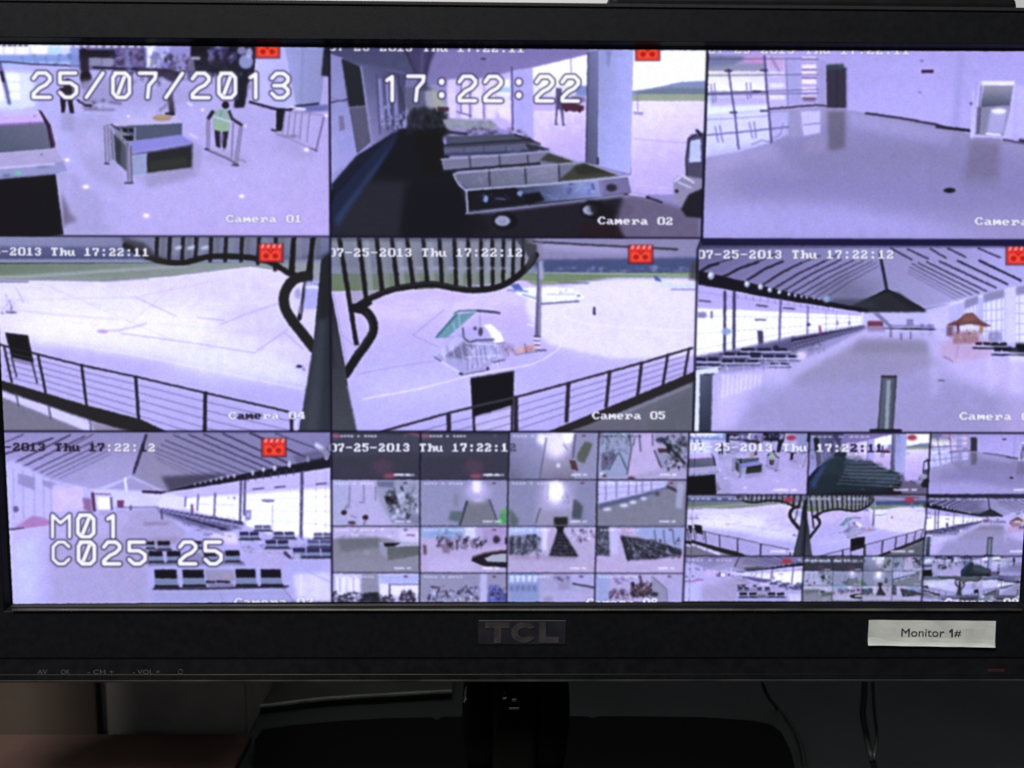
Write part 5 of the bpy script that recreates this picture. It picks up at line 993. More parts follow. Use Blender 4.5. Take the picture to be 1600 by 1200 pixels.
    blobs(60, 60, 1105, 460, 1165, 8, 22, [(44, 40, 56), (30, 28, 40), (66, 60, 84)], .85, .8, .8); blobs(24, 500, 1095, 600, 1160, 8, 16, [(40, 30, 50), (70, 46, 80)], .85, .8); L([(437, 1050), (437, 1130)], 2.4, (70, 60, 100), .9, .6); P([(260, 1110), (360, 1100), (380, 1165), (250, 1165)], (40, 44, 60), .9, 1.5)
    t(1, 3, (150, 148, 186)); A()
    B(640, 960, 1220, 985, (150, 150, 190), .8, 2); P([(1035, 970), (1080, 970), (1075, 1165), (1030, 1165)], (190, 186, 232), .97, 1); blobs(50, 690, 1060, 1030, 1160, 7, 16, [(50, 56, 120), (60, 46, 70), (130, 136, 200), (36, 40, 70), (200, 200, 240)], .8, .8); P([(1090, 1050), (1150, 1050), (1210, 1120), (1210, 1165), (1080, 1165)], (70, 76, 190), .85, 1.5); blobs(14, 1090, 1060, 1200, 1150, 6, 14, [(110, 116, 220), (40, 40, 90)], .8, .8); L([(710, 1060), (770, 1066)], 3, (80, 60, 100), .8, .8)
    t(2, 3, (170, 166, 214)); C()
    B(40, 960, 240, 1165, (130, 156, 216), .97, 1.5)
    for k in range(5): B(50+k*38, 985, 76+k*38, 1030, (206, 222, 255), .9, 1); B(46+k*38, 1050, 74+k*38, 1090, (84, 96, 160), .6, 1.2)
    P([(340, 970), (450, 970), (430, 1080), (370, 1075)], (160, 150, 200), .8, 1.5); blobs(10, 340, 1000, 440, 1025, 6, 12, [(84, 66, 130), (50, 40, 90)], .8, .8, .6); B(375, 1035, 440, 1080, (150, 140, 190), .7, 1.2); P([(440, 970), (610, 970), (610, 1060), (470, 1040)], (176, 172, 226), .9, 1); L([(465, 1040), (605, 1066)], 3, (60, 50, 90), .9, .8); B(250, 1090, 605, 1165, (186, 172, 220), .6, 3); B(270, 1130, 330, 1165, (130, 130, 170), .6, 2)
    t(3, 3, (184, 170, 220)); C()
    P([(615, 975), (700, 975), (700, 1165), (610, 1165)], (150, 170, 226), .95, 1.5); blobs(16, 740, 995, 860, 1040, 6, 12, [(130, 100, 170), (90, 70, 130)], .8, .8, .7); P([(985, 990), (1080, 1075), (1080, 1165), (960, 1165)], (140, 146, 180), .95, 1); P([(1040, 975), (1190, 980), (1190, 1165), (1090, 1165), (1080, 1070)], (176, 168, 220), .9, 2); L([(985, 992), (1080, 1078), (1085, 1160)], 2.4, (110, 110, 150), .8, .7)
    blobs(60, 850, 1040, 975, 1130, 7, 16, [(60, 40, 60), (90, 60, 80), (40, 30, 44), (130, 96, 110)], .85, .8); blobs(24, 700, 1080, 830, 1140, 7, 15, [(70, 46, 80), (100, 70, 110)], .8, .9); L([(905, 990), (915, 1040)], 4, (90, 60, 100), .9, .8); E(1000, 1110, 26, 14, (50, 34, 46), .9, 1)
    # tiny captions and separating lines
    for j in range(4):
        for i in range(4):
            q = mini_quad(i, j); tile(q)
            if not (j == 0 and i < 2):
                mini_osd(q[0][0]+6, q[0][1]+5, 62, [(236, 236, 250), (50, 44, 84)][(i+j) % 2 if j == 0 else 0], .6)
                B(q[0][0]+113, q[0][1]+4.5, q[0][0]+119, q[0][1]+7.5, (110, 50, 90), .8, .6)
            if j < 3:
                x = q[3][0]+98; y = q[3][1]-8.5; B(x, y, x+16, y+3, (232, 232, 250), .8, .5); B(x+19, y, x+26, y+3, (232, 232, 250), .8, .5)
            mottle(q, .03, 5)
    V(0, 0, 1); tile([(510, 670), (1090, 670), (1072, 945), (515, 945)])
    for j in range(1, 4): L([(MX[j][0], MY[j]), (MX[j][4], MY[j]+1)], 1.7, (30, 26, 56), .8, .4)
    for i in range(1, 4): L([(MX[j][i], MY[j]) for j in range(5)], 2.2, (20, 16, 44), .85, .4)
    osd('07-25-2013 Thu 17:22:1', 515, 693, 796, 693, h=12.5)
    osd('2', 796, 693, 809, 693, col=(90, 86, 120), h=12, dark=0)
    osd('Camera 08', 916, 935, 1030, 935, h=13)
    P([(540, 938), (640, 930), (660, 945), (540, 945)], (20, 16, 24), .0, 1)

# --- 3 x 3 mosaic in the bottom right: smaller copies of the camera pictures ----------
def homog(src, dst):
    """3x3 matrix taking src points to dst points"""
    A_ = []; b_ = []
    for (x, y), (u, v) in zip(src, dst):
        A_ += [[x, y, 1, 0, 0, 0, -u*x, -u*y], [0, 0, 0, x, y, 1, -v*x, -v*y]]; b_ += [u, v]
    h = np.linalg.solve(np.array(A_, float), np.array(b_, float))
    return np.append(h, 1).reshape(3, 3)
def sample(img, X, Y):
    """bilinear lookup at canvas pixel coordinates"""
    X = np.clip(X-.5, 0, img.shape[1]-1.001); Y = np.clip(Y-.5, 0, img.shape[0]-1.001)
    ix, iy = X.astype(int), Y.astype(int); fx, fy = (X-ix)[..., None], (Y-iy)[..., None]
    return (img[iy, ix]*(1-fx)+img[iy, ix+1]*fx)*(1-fy)+(img[iy+1, ix]*(1-fx)+img[iy+1, ix+1]*fx)*fy
def shrink(src_img, src, dst, gain=1., tint=(1, 1, 1)):
    tile(dst)
    H = homog(dst, src); q = _pt(dst); bx = _box(q, 1)
    Y, X = np.mgrid[bx[1]:bx[3], bx[0]:bx[2]].astype(float)
    px = (X+.5)/PS+CX0; py = (Y+.5)/PS+CY0
    d = H[2, 0]*px+H[2, 1]*py+H[2, 2]
    sx = (H[0, 0]*px+H[0, 1]*py+H[0, 2])/d; sy = (H[1, 0]*px+H[1, 1]*py+H[1, 2])/d
    c = sample(src_img, (sx-CX0)*PS, (sy-CY0)*PS)
    _put(np.ones(X.shape, np.float32), bx, np.clip(c*gain*np.array(tint), 0, 1)*255., 1.)
NX = [[1076, 1265, 1454, 1640], [1073, 1261, 1449, 1632], [1069, 1256, 1443, 1622], [1066, 1253, 1440, 1612]]
NY = [676, 773, 869, 940]
def big_quad(i, j):
    return [(NX[j][i], NY[j]), (NX[j][i+1], NY[j]), (NX[j+1][i+1], NY[j+1]), (NX[j+1][i], NY[j+1])]
def soft_region(x0, y0, x1, y1, r_):
    a, b_, c, d = [int(v) for v in ((x0-CX0)*PS, (y0-CY0)*PS, (x1-CX0)*PS, (y1-CY0)*PS)]
    CAN[b_:d, a:c] = _blur3(CAN[b_:d, a:c], r_)
def mosaic9():
    srcimg = _blur3(CAN, 1.6)
    srcs = {(0, 0): T1, (1, 0): T2, (2, 0): T3, (0, 1): T4, (1, 1): T5, (2, 1): T6, (0, 2): T7}
    # the big pictures are cut off at the left, the small ones are whole: shift accordingly
    for (i, j), s in srcs.items():
        q = big_quad(i, j)
        if i == 0:
            # mirror-free continuation of the cut left part
            w = (q[1][0]-q[0][0])*.055
            q2 = [(q[0][0]+w, q[0][1]), q[1], q[2], (q[3][0]+w, q[3][1])]
            shrink(srcimg, [s[0], (s[0][0]+24, s[0][1]), (s[3][0]+24, s[3][1]), s[3]], [q[0], q2[0], q2[3], q[3]], .97)
            shrink(srcimg, s, q2, .97)
        else: shrink(srcimg, s, q, .97)
    # dark green mass of the second picture
    tile(big_quad(1, 0)); V(1320, 665, .2375)
    P([(-230, 440), (-140, 240), (-60, 190), (60, 230), (180, 250), (380, 330), (340, 400), (240, 420), (-230, 450)], (46, 80, 96), .75, 2)
    P([(-230, 420), (-180, 330), (-60, 320), (200, 400), (330, 440), (-230, 450)], (30, 50, 66), .7, 2); P([(-200, 420), (-230, 380), (-150, 250), (-130, 260)], (40, 80, 150), .8, 1.5)
    V(1060, 665, .2375)
    for k in range(7):
        y = 250+k*22; L([(1130-k*14, y), (1330+k*26, y-6+k*5)], 2.4, (112, 130, 150), .55, .8); L([(1120-k*10, y+9), (1340+k*24, y+6+k*5)], 1.8, (24, 36, 50), .6, .7)
    for k in range(4): L([(1170+k*50, 300), (1190+k*60, 390)], 1.4, (70, 86, 106), .5, .7)
    V(0, 0, 1)
    # last row: recursion
    q = big_quad(1, 2); full = [(517, 675), (1080, 675), (1067, 1010), (519, 1010)]
    cut = [(517, 675), (1076, 675), (1067, 900), (519, 900)]
    shrink(srcimg, cut, [(NX[2][1], NY[2]), (NX[2][2], NY[2]), (NX[3][2], NY[3]), (NX[3][1], NY[3])], .97, (.97, 1.02, .98))
    shrink(srcimg, cut, big_quad(2, 2), .97)
    sm = _blur3(CAN, 1.2)
    xa, xb = NX[2][2], NX[2][3]
    shrink(sm, [(1076, 676), (1640, 676), (1619, 900), (1067, 900)], [(xa, NY[2]), (xb, NY[2]), (NX[3][3], NY[3]), (NX[3][2], NY[3])], .97, (.96, 1.0, .98))
    V(0, 0, 1)
    for j in range(3):
        for i in range(3):
            qd = big_quad(i, j); tile(qd); mottle(qd, .025, 5)
            if i < 2 or j > 0:
                mini_osd(qd[0][0]+(4 if i else 6), qd[0][1]+5, 92 if j < 2 else 70, (232, 232, 250), .6)
            if i < 2 and not (j == 2 and i == 1): E(qd[0][0]+160, qd[0][1]+8, 8, 4.5, (214, 40, 60), .95, 1)
            if j < 2: x = qd[3][0]+135; y = qd[3][1]-9; B(x, y, x+24, y+3, (236, 236, 250), .8, .5); B(x+28, y, x+37, y+3, (236, 236, 250), .8, .5)
    tile([(1060, 670), (1660, 670), (1630, 945), (1060, 945)])
    for j in (1, 2): L([(NX[j][k], NY[j]) for k in range(4)], 1.8, (26, 22, 54), .85, .4)
    L([(1449, 776), (1640, 777)], 4, (26, 24, 60), .85, .6)
    for i in (1, 2): L([(NX[j][i], NY[j]) for j in range(4)], 2.2, (20, 16, 44), .85, .4)
    dk = (46, 40, 74); N_ = None
    osd('07-25-2013 Thu 17:22:11', 1077, 692, 1382, 694, cols=[N_]*19+[dk]*4, h=12.5)
    osd('Camera 09', 1476, 935, 1594, 935, h=13)
def _blur3(a, r):
    return np.stack([_blur(a[..., k], r) for k in range(3)], -1)

def field(cell, n=1):
    c = cell*PS; a = prng.randn(int(CH/c)+3, int(CW/c)+3, n).astype(np.float32)
    yy = np.arange(CH)/c; xx = np.arange(CW)/c; iy, ix = yy.astype(int), xx.astype(int)
    fy, fx = (yy-iy)[:, None, None], (xx-ix)[None, :, None]
    return ((a[iy][:, ix]*(1-fx)+a[iy][:, ix+1]*fx)*(1-fy)+(a[iy+1][:, ix]*(1-fx)+a[iy+1][:, ix+1]*fx)*fy).astype(np.float32)
def degrade():
    """low quality video: wobbling edges, ringing, blotchy colour"""
    Y, X = np.mgrid[0:CH, 0:CW].astype(np.float32)+.5
    d = field(4, 2)*.38+field(1.6, 2)*.30
    o = sample(CAN, X+d[..., 0], Y+d[..., 1]).astype(np.float32)
    o = _blur3(o, 1)
    o = np.clip(o+.55*(o-_blur3(o, 3)), 0, 1)
    l = o.mean(-1, keepdims=True); t = np.clip((l-.80)/.18, 0, 1)**1.3
    n_ = l*(np.array([.90, .865, 1.235])*(1-t)+t)
    n_ = n_*np.clip(.93+.9*np.abs(l-.68), .93, 1)          # mid tones a little deeper
    dark = np.clip(1-l/.25, 0, 1); n_ = n_*(1-.25*dark)
    sat = o.max(-1, keepdims=True)-o.min(-1, keepdims=True); grn = np.clip((o[..., 1:2]-.5*(o[..., 0:1]+o[..., 2:3]))*6, 0, 1)
    m_ = .36*(1-.75*grn); o = o*(1-m_)+n_*m_
    ll = o.mean(-1, keepdims=True); o = o*(1+np.array([.002, .016, 0.])*np.clip((ll-.3)/.3, 0, 1)*np.clip((1-ll)*8, 0, 1)); o = o*(1-.42*np.clip(1-ll/.55, 0, 1)); o = o+(1-o)*.55*np.clip((ll-.84)/.12, 0, 1)
    o = np.maximum(o, .05)*.985+.008
    o = o*(1+.011*field(2.2)+.004*field(5, 3)+.007*field(70))
    CAN[:] = np.clip(o, 0, 1)

def paint_all():
    CAN[:] = (.02, .018, .04)
    # the camera pictures without captions first, so the small copies can be taken from them
    cam1(); cam2(); cam3(); cam4(); cam5(); cam6(); cam7()
    mosaic16(); mosaic9(); degrade()
    cam1_text(); cam2_text(); cam3_text(); cam4_text(); cam5_text(); cam6_text(); cam7_text()
    # dark separating lines between the tiles
    tile([(-34, 60), (1680, 60), (1680, 956), (-34, 956)])
    dk = (14, 10, 34)
    L([(-20, 368.5), (516, 369.5), (1096, 372)], 2.6, dk, .92, .4)
    P([(1096, 372), (1660, 374), (1660, 385), (1096, 382)], (22, 18, 56), 1, .7)
    L([(0, 674), (517, 674), (1084, 675), (1650, 677)], 3, dk, .92, .4)
    L([(514.5, 70), (516, 370), (517.5, 675), (519, 945)], 3.2, dk, .9, .5)
    L([(1105, 75), (1096, 373), (1090, 390), (1083, 675)], 3.4, dk, .9, .5); L([(1077, 676), (1067, 945)], 3, dk, .85, .5)
    CLIP[0] = None
    # display softness, faint pixel rows and sensor grain
    global OUT
    o = _blur3(_blur3(CAN, 1), 1)*.6+_blur3(CAN, 1)*.4
    glow = _blur3(np.clip(o-.72, 0, 1), 9)
    o = np.clip(o+glow*.22, 0, 1)
    g = prng.randn(CH//2+2, CW//2+2, 1).astype(np.float32)
    g = np.repeat(np.repeat(g, 2, 0), 2, 1)[:CH, :CW]
    c = prng.randn(CH//3+2, CW//3+2, 3).astype(np.float32)
    c = _blur3(np.repeat(np.repeat(c, 3, 0), 3, 1)[:CH, :CW], 1)
    OUT = np.clip(o*(1+.008*g+.014*c)+.003*g, 0, 1)
    return OUT
# ---------------------------------------------------------------------------
# MATERIALS
# ---------------------------------------------------------------------------
def mat(name, col, rough=.5, spec=.5, noise=0., nscale=60., bump=0., bscale=900., metal=0., dust=0.):
    m = bpy.data.materials.new(name); m.use_nodes = True
    n = m.node_tree.nodes; l = m.node_tree.links; b = n['Principled BSDF']
    b.inputs['Base Color'].default_value = (*col, 1); b.inputs['Roughness'].default_value = rough
    b.inputs['Specular IOR Level'].default_value = spec; b.inputs['Metallic'].default_value = metal
    tc = n.new('ShaderNodeTexCoord')
    if noise or dust:
        t = n.new('ShaderNodeTexNoise'); t.inputs['Scale'].default_value = nscale; t.inputs['Detail'].default_value = 6
        l.new(tc.outputs['Object'], t.inputs['Vector'])
        r = n.new('ShaderNodeValToRGB'); r.color_ramp.elements[0].position = .3; r.color_ramp.elements[1].position = .72
        r.color_ramp.elements[0].color = (*[c*(1-noise) for c in col], 1); r.color_ramp.elements[1].color = (*[min(1, c*(1+noise)+dust) for c in col], 1)
        l.new(t.outputs['Fac'], r.inputs[0]); l.new(r.outputs[0], b.inputs['Base Color'])
        mr = n.new('ShaderNodeMapRange'); mr.inputs['To Min'].default_value = max(.02, rough-.1); mr.inputs['To Max'].default_value = min(1, rough+.12)
        l.new(t.outputs['Fac'], mr.inputs[0]); l.new(mr.outputs[0], b.inputs['Roughness'])
    if bump:
        t2 = n.new('ShaderNodeTexNoise'); t2.inputs['Scale'].default_value = bscale; t2.inputs['Detail'].default_value = 3
        l.new(tc.outputs['Object'], t2.inputs['Vector'])
        bp = n.new('ShaderNodeBump'); bp.inputs['Strength'].default_value = bump; bp.inputs['Distance'].default_value = .0006
        l.new(t2.outputs['Fac'], bp.inputs['Height']); l.new(bp.outputs[0], b.inputs['Normal'])
    return m
M = {}
M['bezel'] = mat('black_plastic', (.0046, .0049, .0070), .55, .13, .18, 220, .25, 1500)
M['rim'] = mat('gloss_black_rim', (.004, .004, .005), .45, .12, .2, 60)
M['bevel'] = mat('inner_bevel', (.035, .033, .028), .5, .5, .6, 34, .2)  # paler tone stands for screen light on the bottom bevel
M['strip'] = mat('gloss_black_strip', (.006, .006, .0075), .35, .25, .3, 120, .2)
M['lip'] = mat('lip_plastic', (.016, .016, .016), .4, .5, .5, 30)
M['housing'] = mat('rear_housing', (.012, .012, .013), .6, .3, .2, 80, .3)
M['lcd'] = mat('lcd_off', (.004, .004, .006), .3, .2)
M['print'] = mat('grey_print', (.055, .055, .058), .7, .2)
M['logo'] = mat('brand_metal', (.030, .026, .030), .55, .3, .3, 200)
M['plate'] = mat('brand_plate', (.010, .0095, .014), .5, .3, .3, 90)
M['paper'] = mat('label_paper', (.80, .82, .80), .7, .3, .05, 60, .2, 200)
M['ink'] = mat('label_ink', (.035, .035, .04), .8, .2)
M['stand'] = mat('stand_gloss_black', (.0015, .0015, .0018), .5, .05, .3, 12)
M['neck'] = mat('neck_black', (.003, .003, .003), .6, .1)
M['chrome'] = mat('screw_metal', (.75, .72, .66), .2, .5, metal=1.)
M['desk'] = mat('desk_grey', (.033, .038, .040), .6, .25, .22, 9, .4, 500, dust=.004)
M['back'] = mat('reflection_blocker', (.03, .03, .03), .7, .2, .2, 6)
M['panel'] = mat('rear_panel_grey', (.20, .185, .17), .6, .3, .25, 14, .3)
M['wood'] = mat('brown_board', (.050, .037, .030), .6, .3, .2, 9, .3)
M['redwood'] = mat('red_brown_board', (.046, .026, .023), .6, .2, .3, 14, .2)
M['tray'] = mat('tray_grey', (.05, .052, .046), .6, .3, .2, 20)
M['pale'] = mat('rim_highlight', (.8, .78, .68), .35, .6, .3, 60)  # pale colour stands in for light catching the tray rim
M['cable'] = mat('black_cable', (.014, .015, .016), .5, .4)
M['wall'] = mat('pale_wall', (.62, .62, .64), .9, .2, .05, 4)
ml = bpy.data.materials.new('standby_glow'); ml.use_nodes = True
_b = ml.node_tree.nodes['Principled BSDF']; _b.inputs['Base Color'].default_value = (.02, .003, .003, 1)
_b.inputs['Emission Color'].default_value = (1, .05, .03, 1); _b.inputs['Emission Strength'].default_value = .008
M['led'] = ml

# ---------------------------------------------------------------------------
# MESH HELPERS
# ---------------------------------------------------------------------------
def link(name, bm, m, parent=None, smooth=False, label=None):
    me = bpy.data.meshes.new(name); bm.normal_update(); bm.to_mesh(me); bm.free()
    if smooth:
        for p in me.polygons: p.use_smooth = True
    me.materials.append(m)
    o = bpy.data.objects.new(name, me); COL.objects.link(o)
    if parent is not None: o.parent = parent
    if label: o['label'] = label
    return o
def thing(o, label, cat, group=None):
    o['label'] = label; o['category'] = cat
    if group: o['group'] = group
    return o
def empty(name, loc):
    o = bpy.data.objects.new(name, None); COL.objects.link(o); o.location = loc; o.empty_display_size = .05
    return o
def box(bm, x0, x1, y0, y1, z0, z1, bev=0., seg=2):
    r = bmesh.ops.create_cube(bm, size=1)
    for v in r['verts']: v.co = Vector(((x0+x1)/2+v.co.x*(x1-x0), (y0+y1)/2+v.co.y*(y1-y0), (z0+z1)/2+v.co.z*(z1-z0)))
    if bev:
        es = list({e for v in r['verts'] for e in v.link_edges})
        bmesh.ops.bevel(bm, geom=es, offset=bev, segments=seg, affect='EDGES', profile=.5)
def loops(bm, ls, close=True, caps=False):
    rings = [[bm.verts.new(p) for p in L_] for L_ in ls]
    n = len(rings[0])
    for a, b in zip(rings, rings[1:]):
        for i in range(n if close else n-1):
            j = (i+1) % n; bm.faces.new((a[i], a[j], b[j], b[i]))
    if caps: bm.faces.new(rings[0][::-1]); bm.faces.new(rings[-1])
    return rings
def rrect(x0, x1, z0, z1, r, y, n=6):
    out = []
    for cx, cz, a0 in ((x1-r, z1-r, 0), (x0+r, z1-r, 90), (x0+r, z0+r, 180), (x1-r, z0+r, 270)):
        for k in range(n):
            a = math.radians(a0+90*k/(n-1)); out.append(Vector((cx+r*math.cos(a), y, cz+r*math.sin(a))))
    return out
def qloop(q, off, y, r=.0006, n=6):
    """loop following quad q (tl,tr,br,bl as x,z) pushed outwards by off"""
    (tl, tr, br, bl) = q; out = []
    for (x, z), sx, sz, a0 in ((tr, 1, 1, 0), (tl, -1, 1, 90), (bl, -1, -1, 180), (br, 1, -1, 270)):
        for k in range(n):
            a = math.radians(a0+90*k/(n-1)); out.append(Vector((x+sx*(off-r)+r*math.cos(a), y, z+sz*(off-r)+r*math.sin(a))))
    return out
def tube(bm, pts, r, n=10, rz=None):
    pts = [Vector(p) for p in pts]; rings = []
    for i, p in enumerate(pts):
        d = (pts[min(i+1, len(pts)-1)]-pts[max(i-1, 0)]).normalized()
        a = d.orthogonal().normalized() if abs(d.z) > .9 else d.cross(Vector((0, 0, 1))).normalized()
        b = d.cross(a).normalized()
        rings.append([p+a*r*math.cos(2*math.pi*k/n)+b*(rz or r)*math.sin(2*math.pi*k/n) for k in range(n)])
    loops(bm, rings, caps=True)
def smoothpts(pts, n=8):
    p = [Vector(q) for q in pts]; p = [p[0]]+p+[p[-1]]; out = []
    for i in range(1, len(p)-2):
        for k in range(n):
            t = k/n
            out.append(.5*((2*p[i])+(-p[i-1]+p[i+1])*t+(2*p[i-1]-5*p[i]+4*p[i+1]-p[i+2])*t*t+(-p[i-1]+3*p[i]-3*p[i+1]+p[i+2])*t**3))
    return out+[p[-2]]
def extr(bm, pts, y0, y1):
    """outline (x,z) extruded from y0 (front) to y1"""
    a = [bm.verts.new((x, y0, z)) for x, z in pts]; b = [bm.verts.new((x, y1, z)) for x, z in pts]
    bm.faces.new(a); bm.faces.new(b[::-1])
    for i in range(len(a)):
        j = (i+1) % len(a); bm.faces.new((a[j], a[i], b[i], b[j]))
def text_mesh(name, txt, size, m, parent, matrix, bold=0., xs=1.):
    cu = bpy.data.curves.new(name, 'FONT'); cu.body = txt; cu.size = size; cu.offset = bold; cu.align_x = 'LEFT'; cu.resolution_u = 3; cu.extrude = .00006
    t = bpy.data.objects.new('tmp', cu); COL.objects.link(t)
    bpy.context.view_layer.update()
    me = bpy.data.meshes.new_from_object(t.evaluated_get(bpy.context.evaluated_depsgraph_get()))
    bpy.data.objects.remove(t); bpy.data.curves.remove(cu)
    me.name = name; me.materials.clear(); me.materials.append(m)
    x0 = min(v.co.x for v in me.vertices); x1 = max(v.co.x for v in me.vertices)
    for v in me.vertices: v.co.x = (v.co.x-x0)/(x1-x0)*xs
    me.transform(matrix)
    o = bpy.data.objects.new(name, me); COL.objects.link(o); o.parent = parent
    return o
def plane_mat(p, slope=0., y=0.):
    """text lying in the X-Z plane, baseline start p"""
    c, s = math.cos(slope), math.sin(slope)
    return Matrix(((c, -s, 0, p[0]), (0, 0, -1, y), (s, c, 0, p[2]), (0, 0, 0, 1)))

# ---------------------------------------------------------------------------
# SETTING
# ---------------------------------------------------------------------------
DZ = -0.351
bm = bmesh.new(); box(bm, -3, 3, .95, 1.0, -1.1, 2.2); link('wall', bm, M['wall'])['kind'] = 'structure'
bm = bmesh.new(); box(bm, -1.4, 1.6, -.30, .46, DZ-.03, DZ, .004); link('desk', bm, M['desk'])['kind'] = 'structure'
bm = bmesh.new(); box(bm, -1.4, 1.6, .4605, .48, DZ-.03, .02, .002); link('reflection_blocker', bm, M['back'])['kind'] = 'structure'  # unseen dark board added so base and desk do not mirror the wall
# ---------------------------------------------------------------------------
# TELEVISION
# ---------------------------------------------------------------------------
tv = empty('television', (0, .06, DZ))
thing(tv, 'black flat television on a stand, its screen split into many security camera pictures', 'television')
tv_off = Vector((0, .06, DZ))
def part(o):
    o.matrix_parent_inverse = Matrix.Translation(-tv_off); return o
def P_(name, bm, m, **k): return part(link(name, bm, m, tv, **k))
YF = -.006
sq = [at(*T1[0]), at(*T3[1]), (at(1592, 940)), at(20, 944)]
SQ = [(p[0], p[2]) for p in sq]
left = min(SQ[0][0], SQ[3][0])-.05; right = max(SQ[1][0], SQ[2][0])+.05
ztop = at(700, .1, YF)[2]; zface = at(800, 1028, YF)[2]; zbot = at(800, 1069.5, YF)[2]
# bezel ring
bm = bmesh.new()
R_ = .012
loops(bm, [qloop(SQ, .0030, YF+.0008), qloop(SQ, .0035, YF), rrect(left+.004, right-.004, zface+.0004, ztop-.0045, .008, YF),
           rrect(left+.003, right-.003, zface, ztop-.0040, .009, YF+.0012), rrect(left+.003, right-.003, zface, ztop-.0040, .009, .02)])
P_('bezel', bm, M['bezel'])
bm = bmesh.new()
loops(bm, [qloop(SQ, .0014, -.0012), qloop(SQ, .0030, YF+.0009)])
P_('inner_bevel', bm, M['rim'])
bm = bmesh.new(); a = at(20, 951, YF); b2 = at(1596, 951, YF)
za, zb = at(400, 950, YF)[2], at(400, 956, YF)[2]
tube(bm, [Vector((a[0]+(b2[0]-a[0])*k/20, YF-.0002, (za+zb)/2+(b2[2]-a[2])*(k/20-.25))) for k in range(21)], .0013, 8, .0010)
P_('bevel_highlight', bm, M['bevel'], smooth=True)  # thin pale strip painting the screen-lit lower edge of the bevel
bm = bmesh.new(); loops(bm, [qloop(SQ, -.0002, .0007), qloop(SQ, .0003, -.0002), qloop(SQ, .0014, -.0012)])
P_('screen_gasket', bm, M['rim'])
bm = bmesh.new()
loops(bm, [rrect(left+.0030, right-.0030, zface-.0115, ztop-.0040, .009, YF+.0014), rrect(left+.0020, right-.0020, zface-.0125, ztop-.0028, .010, YF+.0006), rrect(left, right, zbot, ztop, .012, YF+.004), rrect(left, right, zbot, ztop, .012, .034),
           rrect(left+.006, right-.006, zbot+.006, ztop-.006, .012, .040)])
P_('outer_rim', bm, M['rim'])
# dark strip with the printed controls, and the lip below it
zs = at(800, 1062.5, YF)[2]
bm = bmesh.new(); box(bm, left+.0032, right-.0032, YF+.0009, .02, zs, zface-.0003, .0006); st = P_('control_strip', bm, M['strip'])
bm = bmesh.new(); box(bm, left+.012, right-.012, YF+.0006, .0199, zbot+.0014, zs-.0002, .0004); P_('bottom_lip', bm, M['lip'])
bm = bmesh.new()
loops(bm, [rrect(left+.006, right-.006, zbot+.006, ztop-.006, .012, .040), rrect(left+.03, right-.03, zbot+.03, ztop-.02, .02, .062), rrect(left+.08, right-.08, zbot+.06, ztop-.04, .02, .085)], caps=False)
r_ = rrect(left+.08, right-.08, zbot+.06, ztop-.04, .02, .085); bm.faces.new([bm.verts.new(p) for p in r_])
P_('rear_housing', bm, M['housing'])
a0 = at(950, 2, .045)[0]; a1 = at(1588, 4, .045)[0]; hz = at(1200, -9, .045)[2]
bm = bmesh.new(); box(bm, a0, a1, .0405, .085, ztop-.05, hz, .006, 3); P_('rear_hump', bm, M['rim'])

# --- screen ---------------------------------------------------------------------
bm = bmesh.new(); xs_ = [p[0] for p in SQ]; zs2 = [p[1] for p in SQ]
box(bm, min(xs_)-.004, max(xs_)+.004, .0008, .012, min(zs2)-.004, max(zs2)+.004)
screen = P_('screen', bm, M['lcd'])
# picture drawn above, rectified onto the screen plane
TX0, TX1, TZ0, TZ1 = min(xs_)-.002, max(xs_)+.002, min(zs2)-.002, max(zs2)+.002
TWp = 2600; THp = int(TWp*(TZ1-TZ0)/(TX1-TX0))
pic = paint_all()
gx = TX0+(np.arange(TWp)+.5)/TWp*(TX1-TX0); gz = TZ0+(np.arange(THp)+.5)/THp*(TZ1-TZ0)
GX, GZ = np.meshgrid(gx, gz)
dx, dy, dz = GX-CAM[0], 0-CAM[1], GZ-CAM[2]
wv = dx*FW[0]+dy*FW[1]+dz*FW[2]
PX = 800+FPX*(dx*RI[0]+dy*RI[1]+dz*RI[2])/wv; PY = 600-FPX*(dx*UP[0]+dy*UP[1]+dz*UP[2])/wv
tex = sample(pic, (PX-CX0)*PS, (PY-CY0)*PS)
img = bpy.data.images.new('screen_picture', TWp, THp, alpha=False)
rgba = np.ones((THp, TWp, 4), np.float32); rgba[..., :3] = tex
img.pixels.foreach_set(rgba.ravel()); img.update(); img.pack()
ms = bpy.data.materials.new('lit_screen'); ms.use_nodes = True
n = ms.node_tree.nodes; l = ms.node_tree.links; b = n['Principled BSDF']
b.inputs['Base Color'].default_value = (.004, .004, .006, 1); b.inputs['Roughness'].default_value = .35; b.inputs['Specular IOR Level'].default_value = .1
ti = n.new('ShaderNodeTexImage'); ti.image = img; ti.extension = 'EXTEND'
l.new(ti.outputs[0], b.inputs['Emission Color']); b.inputs['Emission Strength'].default_value = 1.0
def view(q, label):
    bm = bmesh.new(); uv = bm.loops.layers.uv.new('UVMap')
    vs = []
    for p in q:
        a = at(p[0], p[1]); vs.append(bm.verts.new((a[0], 0, a[2])))
    f = bm.faces.new(vs[::-1])
    for lp in f.loops: lp[uv].uv = ((lp.vert.co.x-TX0)/(TX1-TX0), (lp.vert.co.z-TZ0)/(TZ1-TZ0))
    if f.normal.y > 0 or (f.normal_update() or f.normal.y > 0): bmesh.ops.reverse_faces(bm, faces=[f])
    o = link('camera_view', bm, ms, screen, label=label)
    return o
B1, B2 = (516, 371), (1096, 376)
SEG = 6
def poly(*pts): return list(pts)
view([T1[0], T1[1], B1, (-8, 369)], 'picture of a hall with a counter, a luggage scanner and a guard in a green vest')
view([T1[1], T2[1], B2, B1], 'picture of a row of open luggage carts beside a sunlit apron')
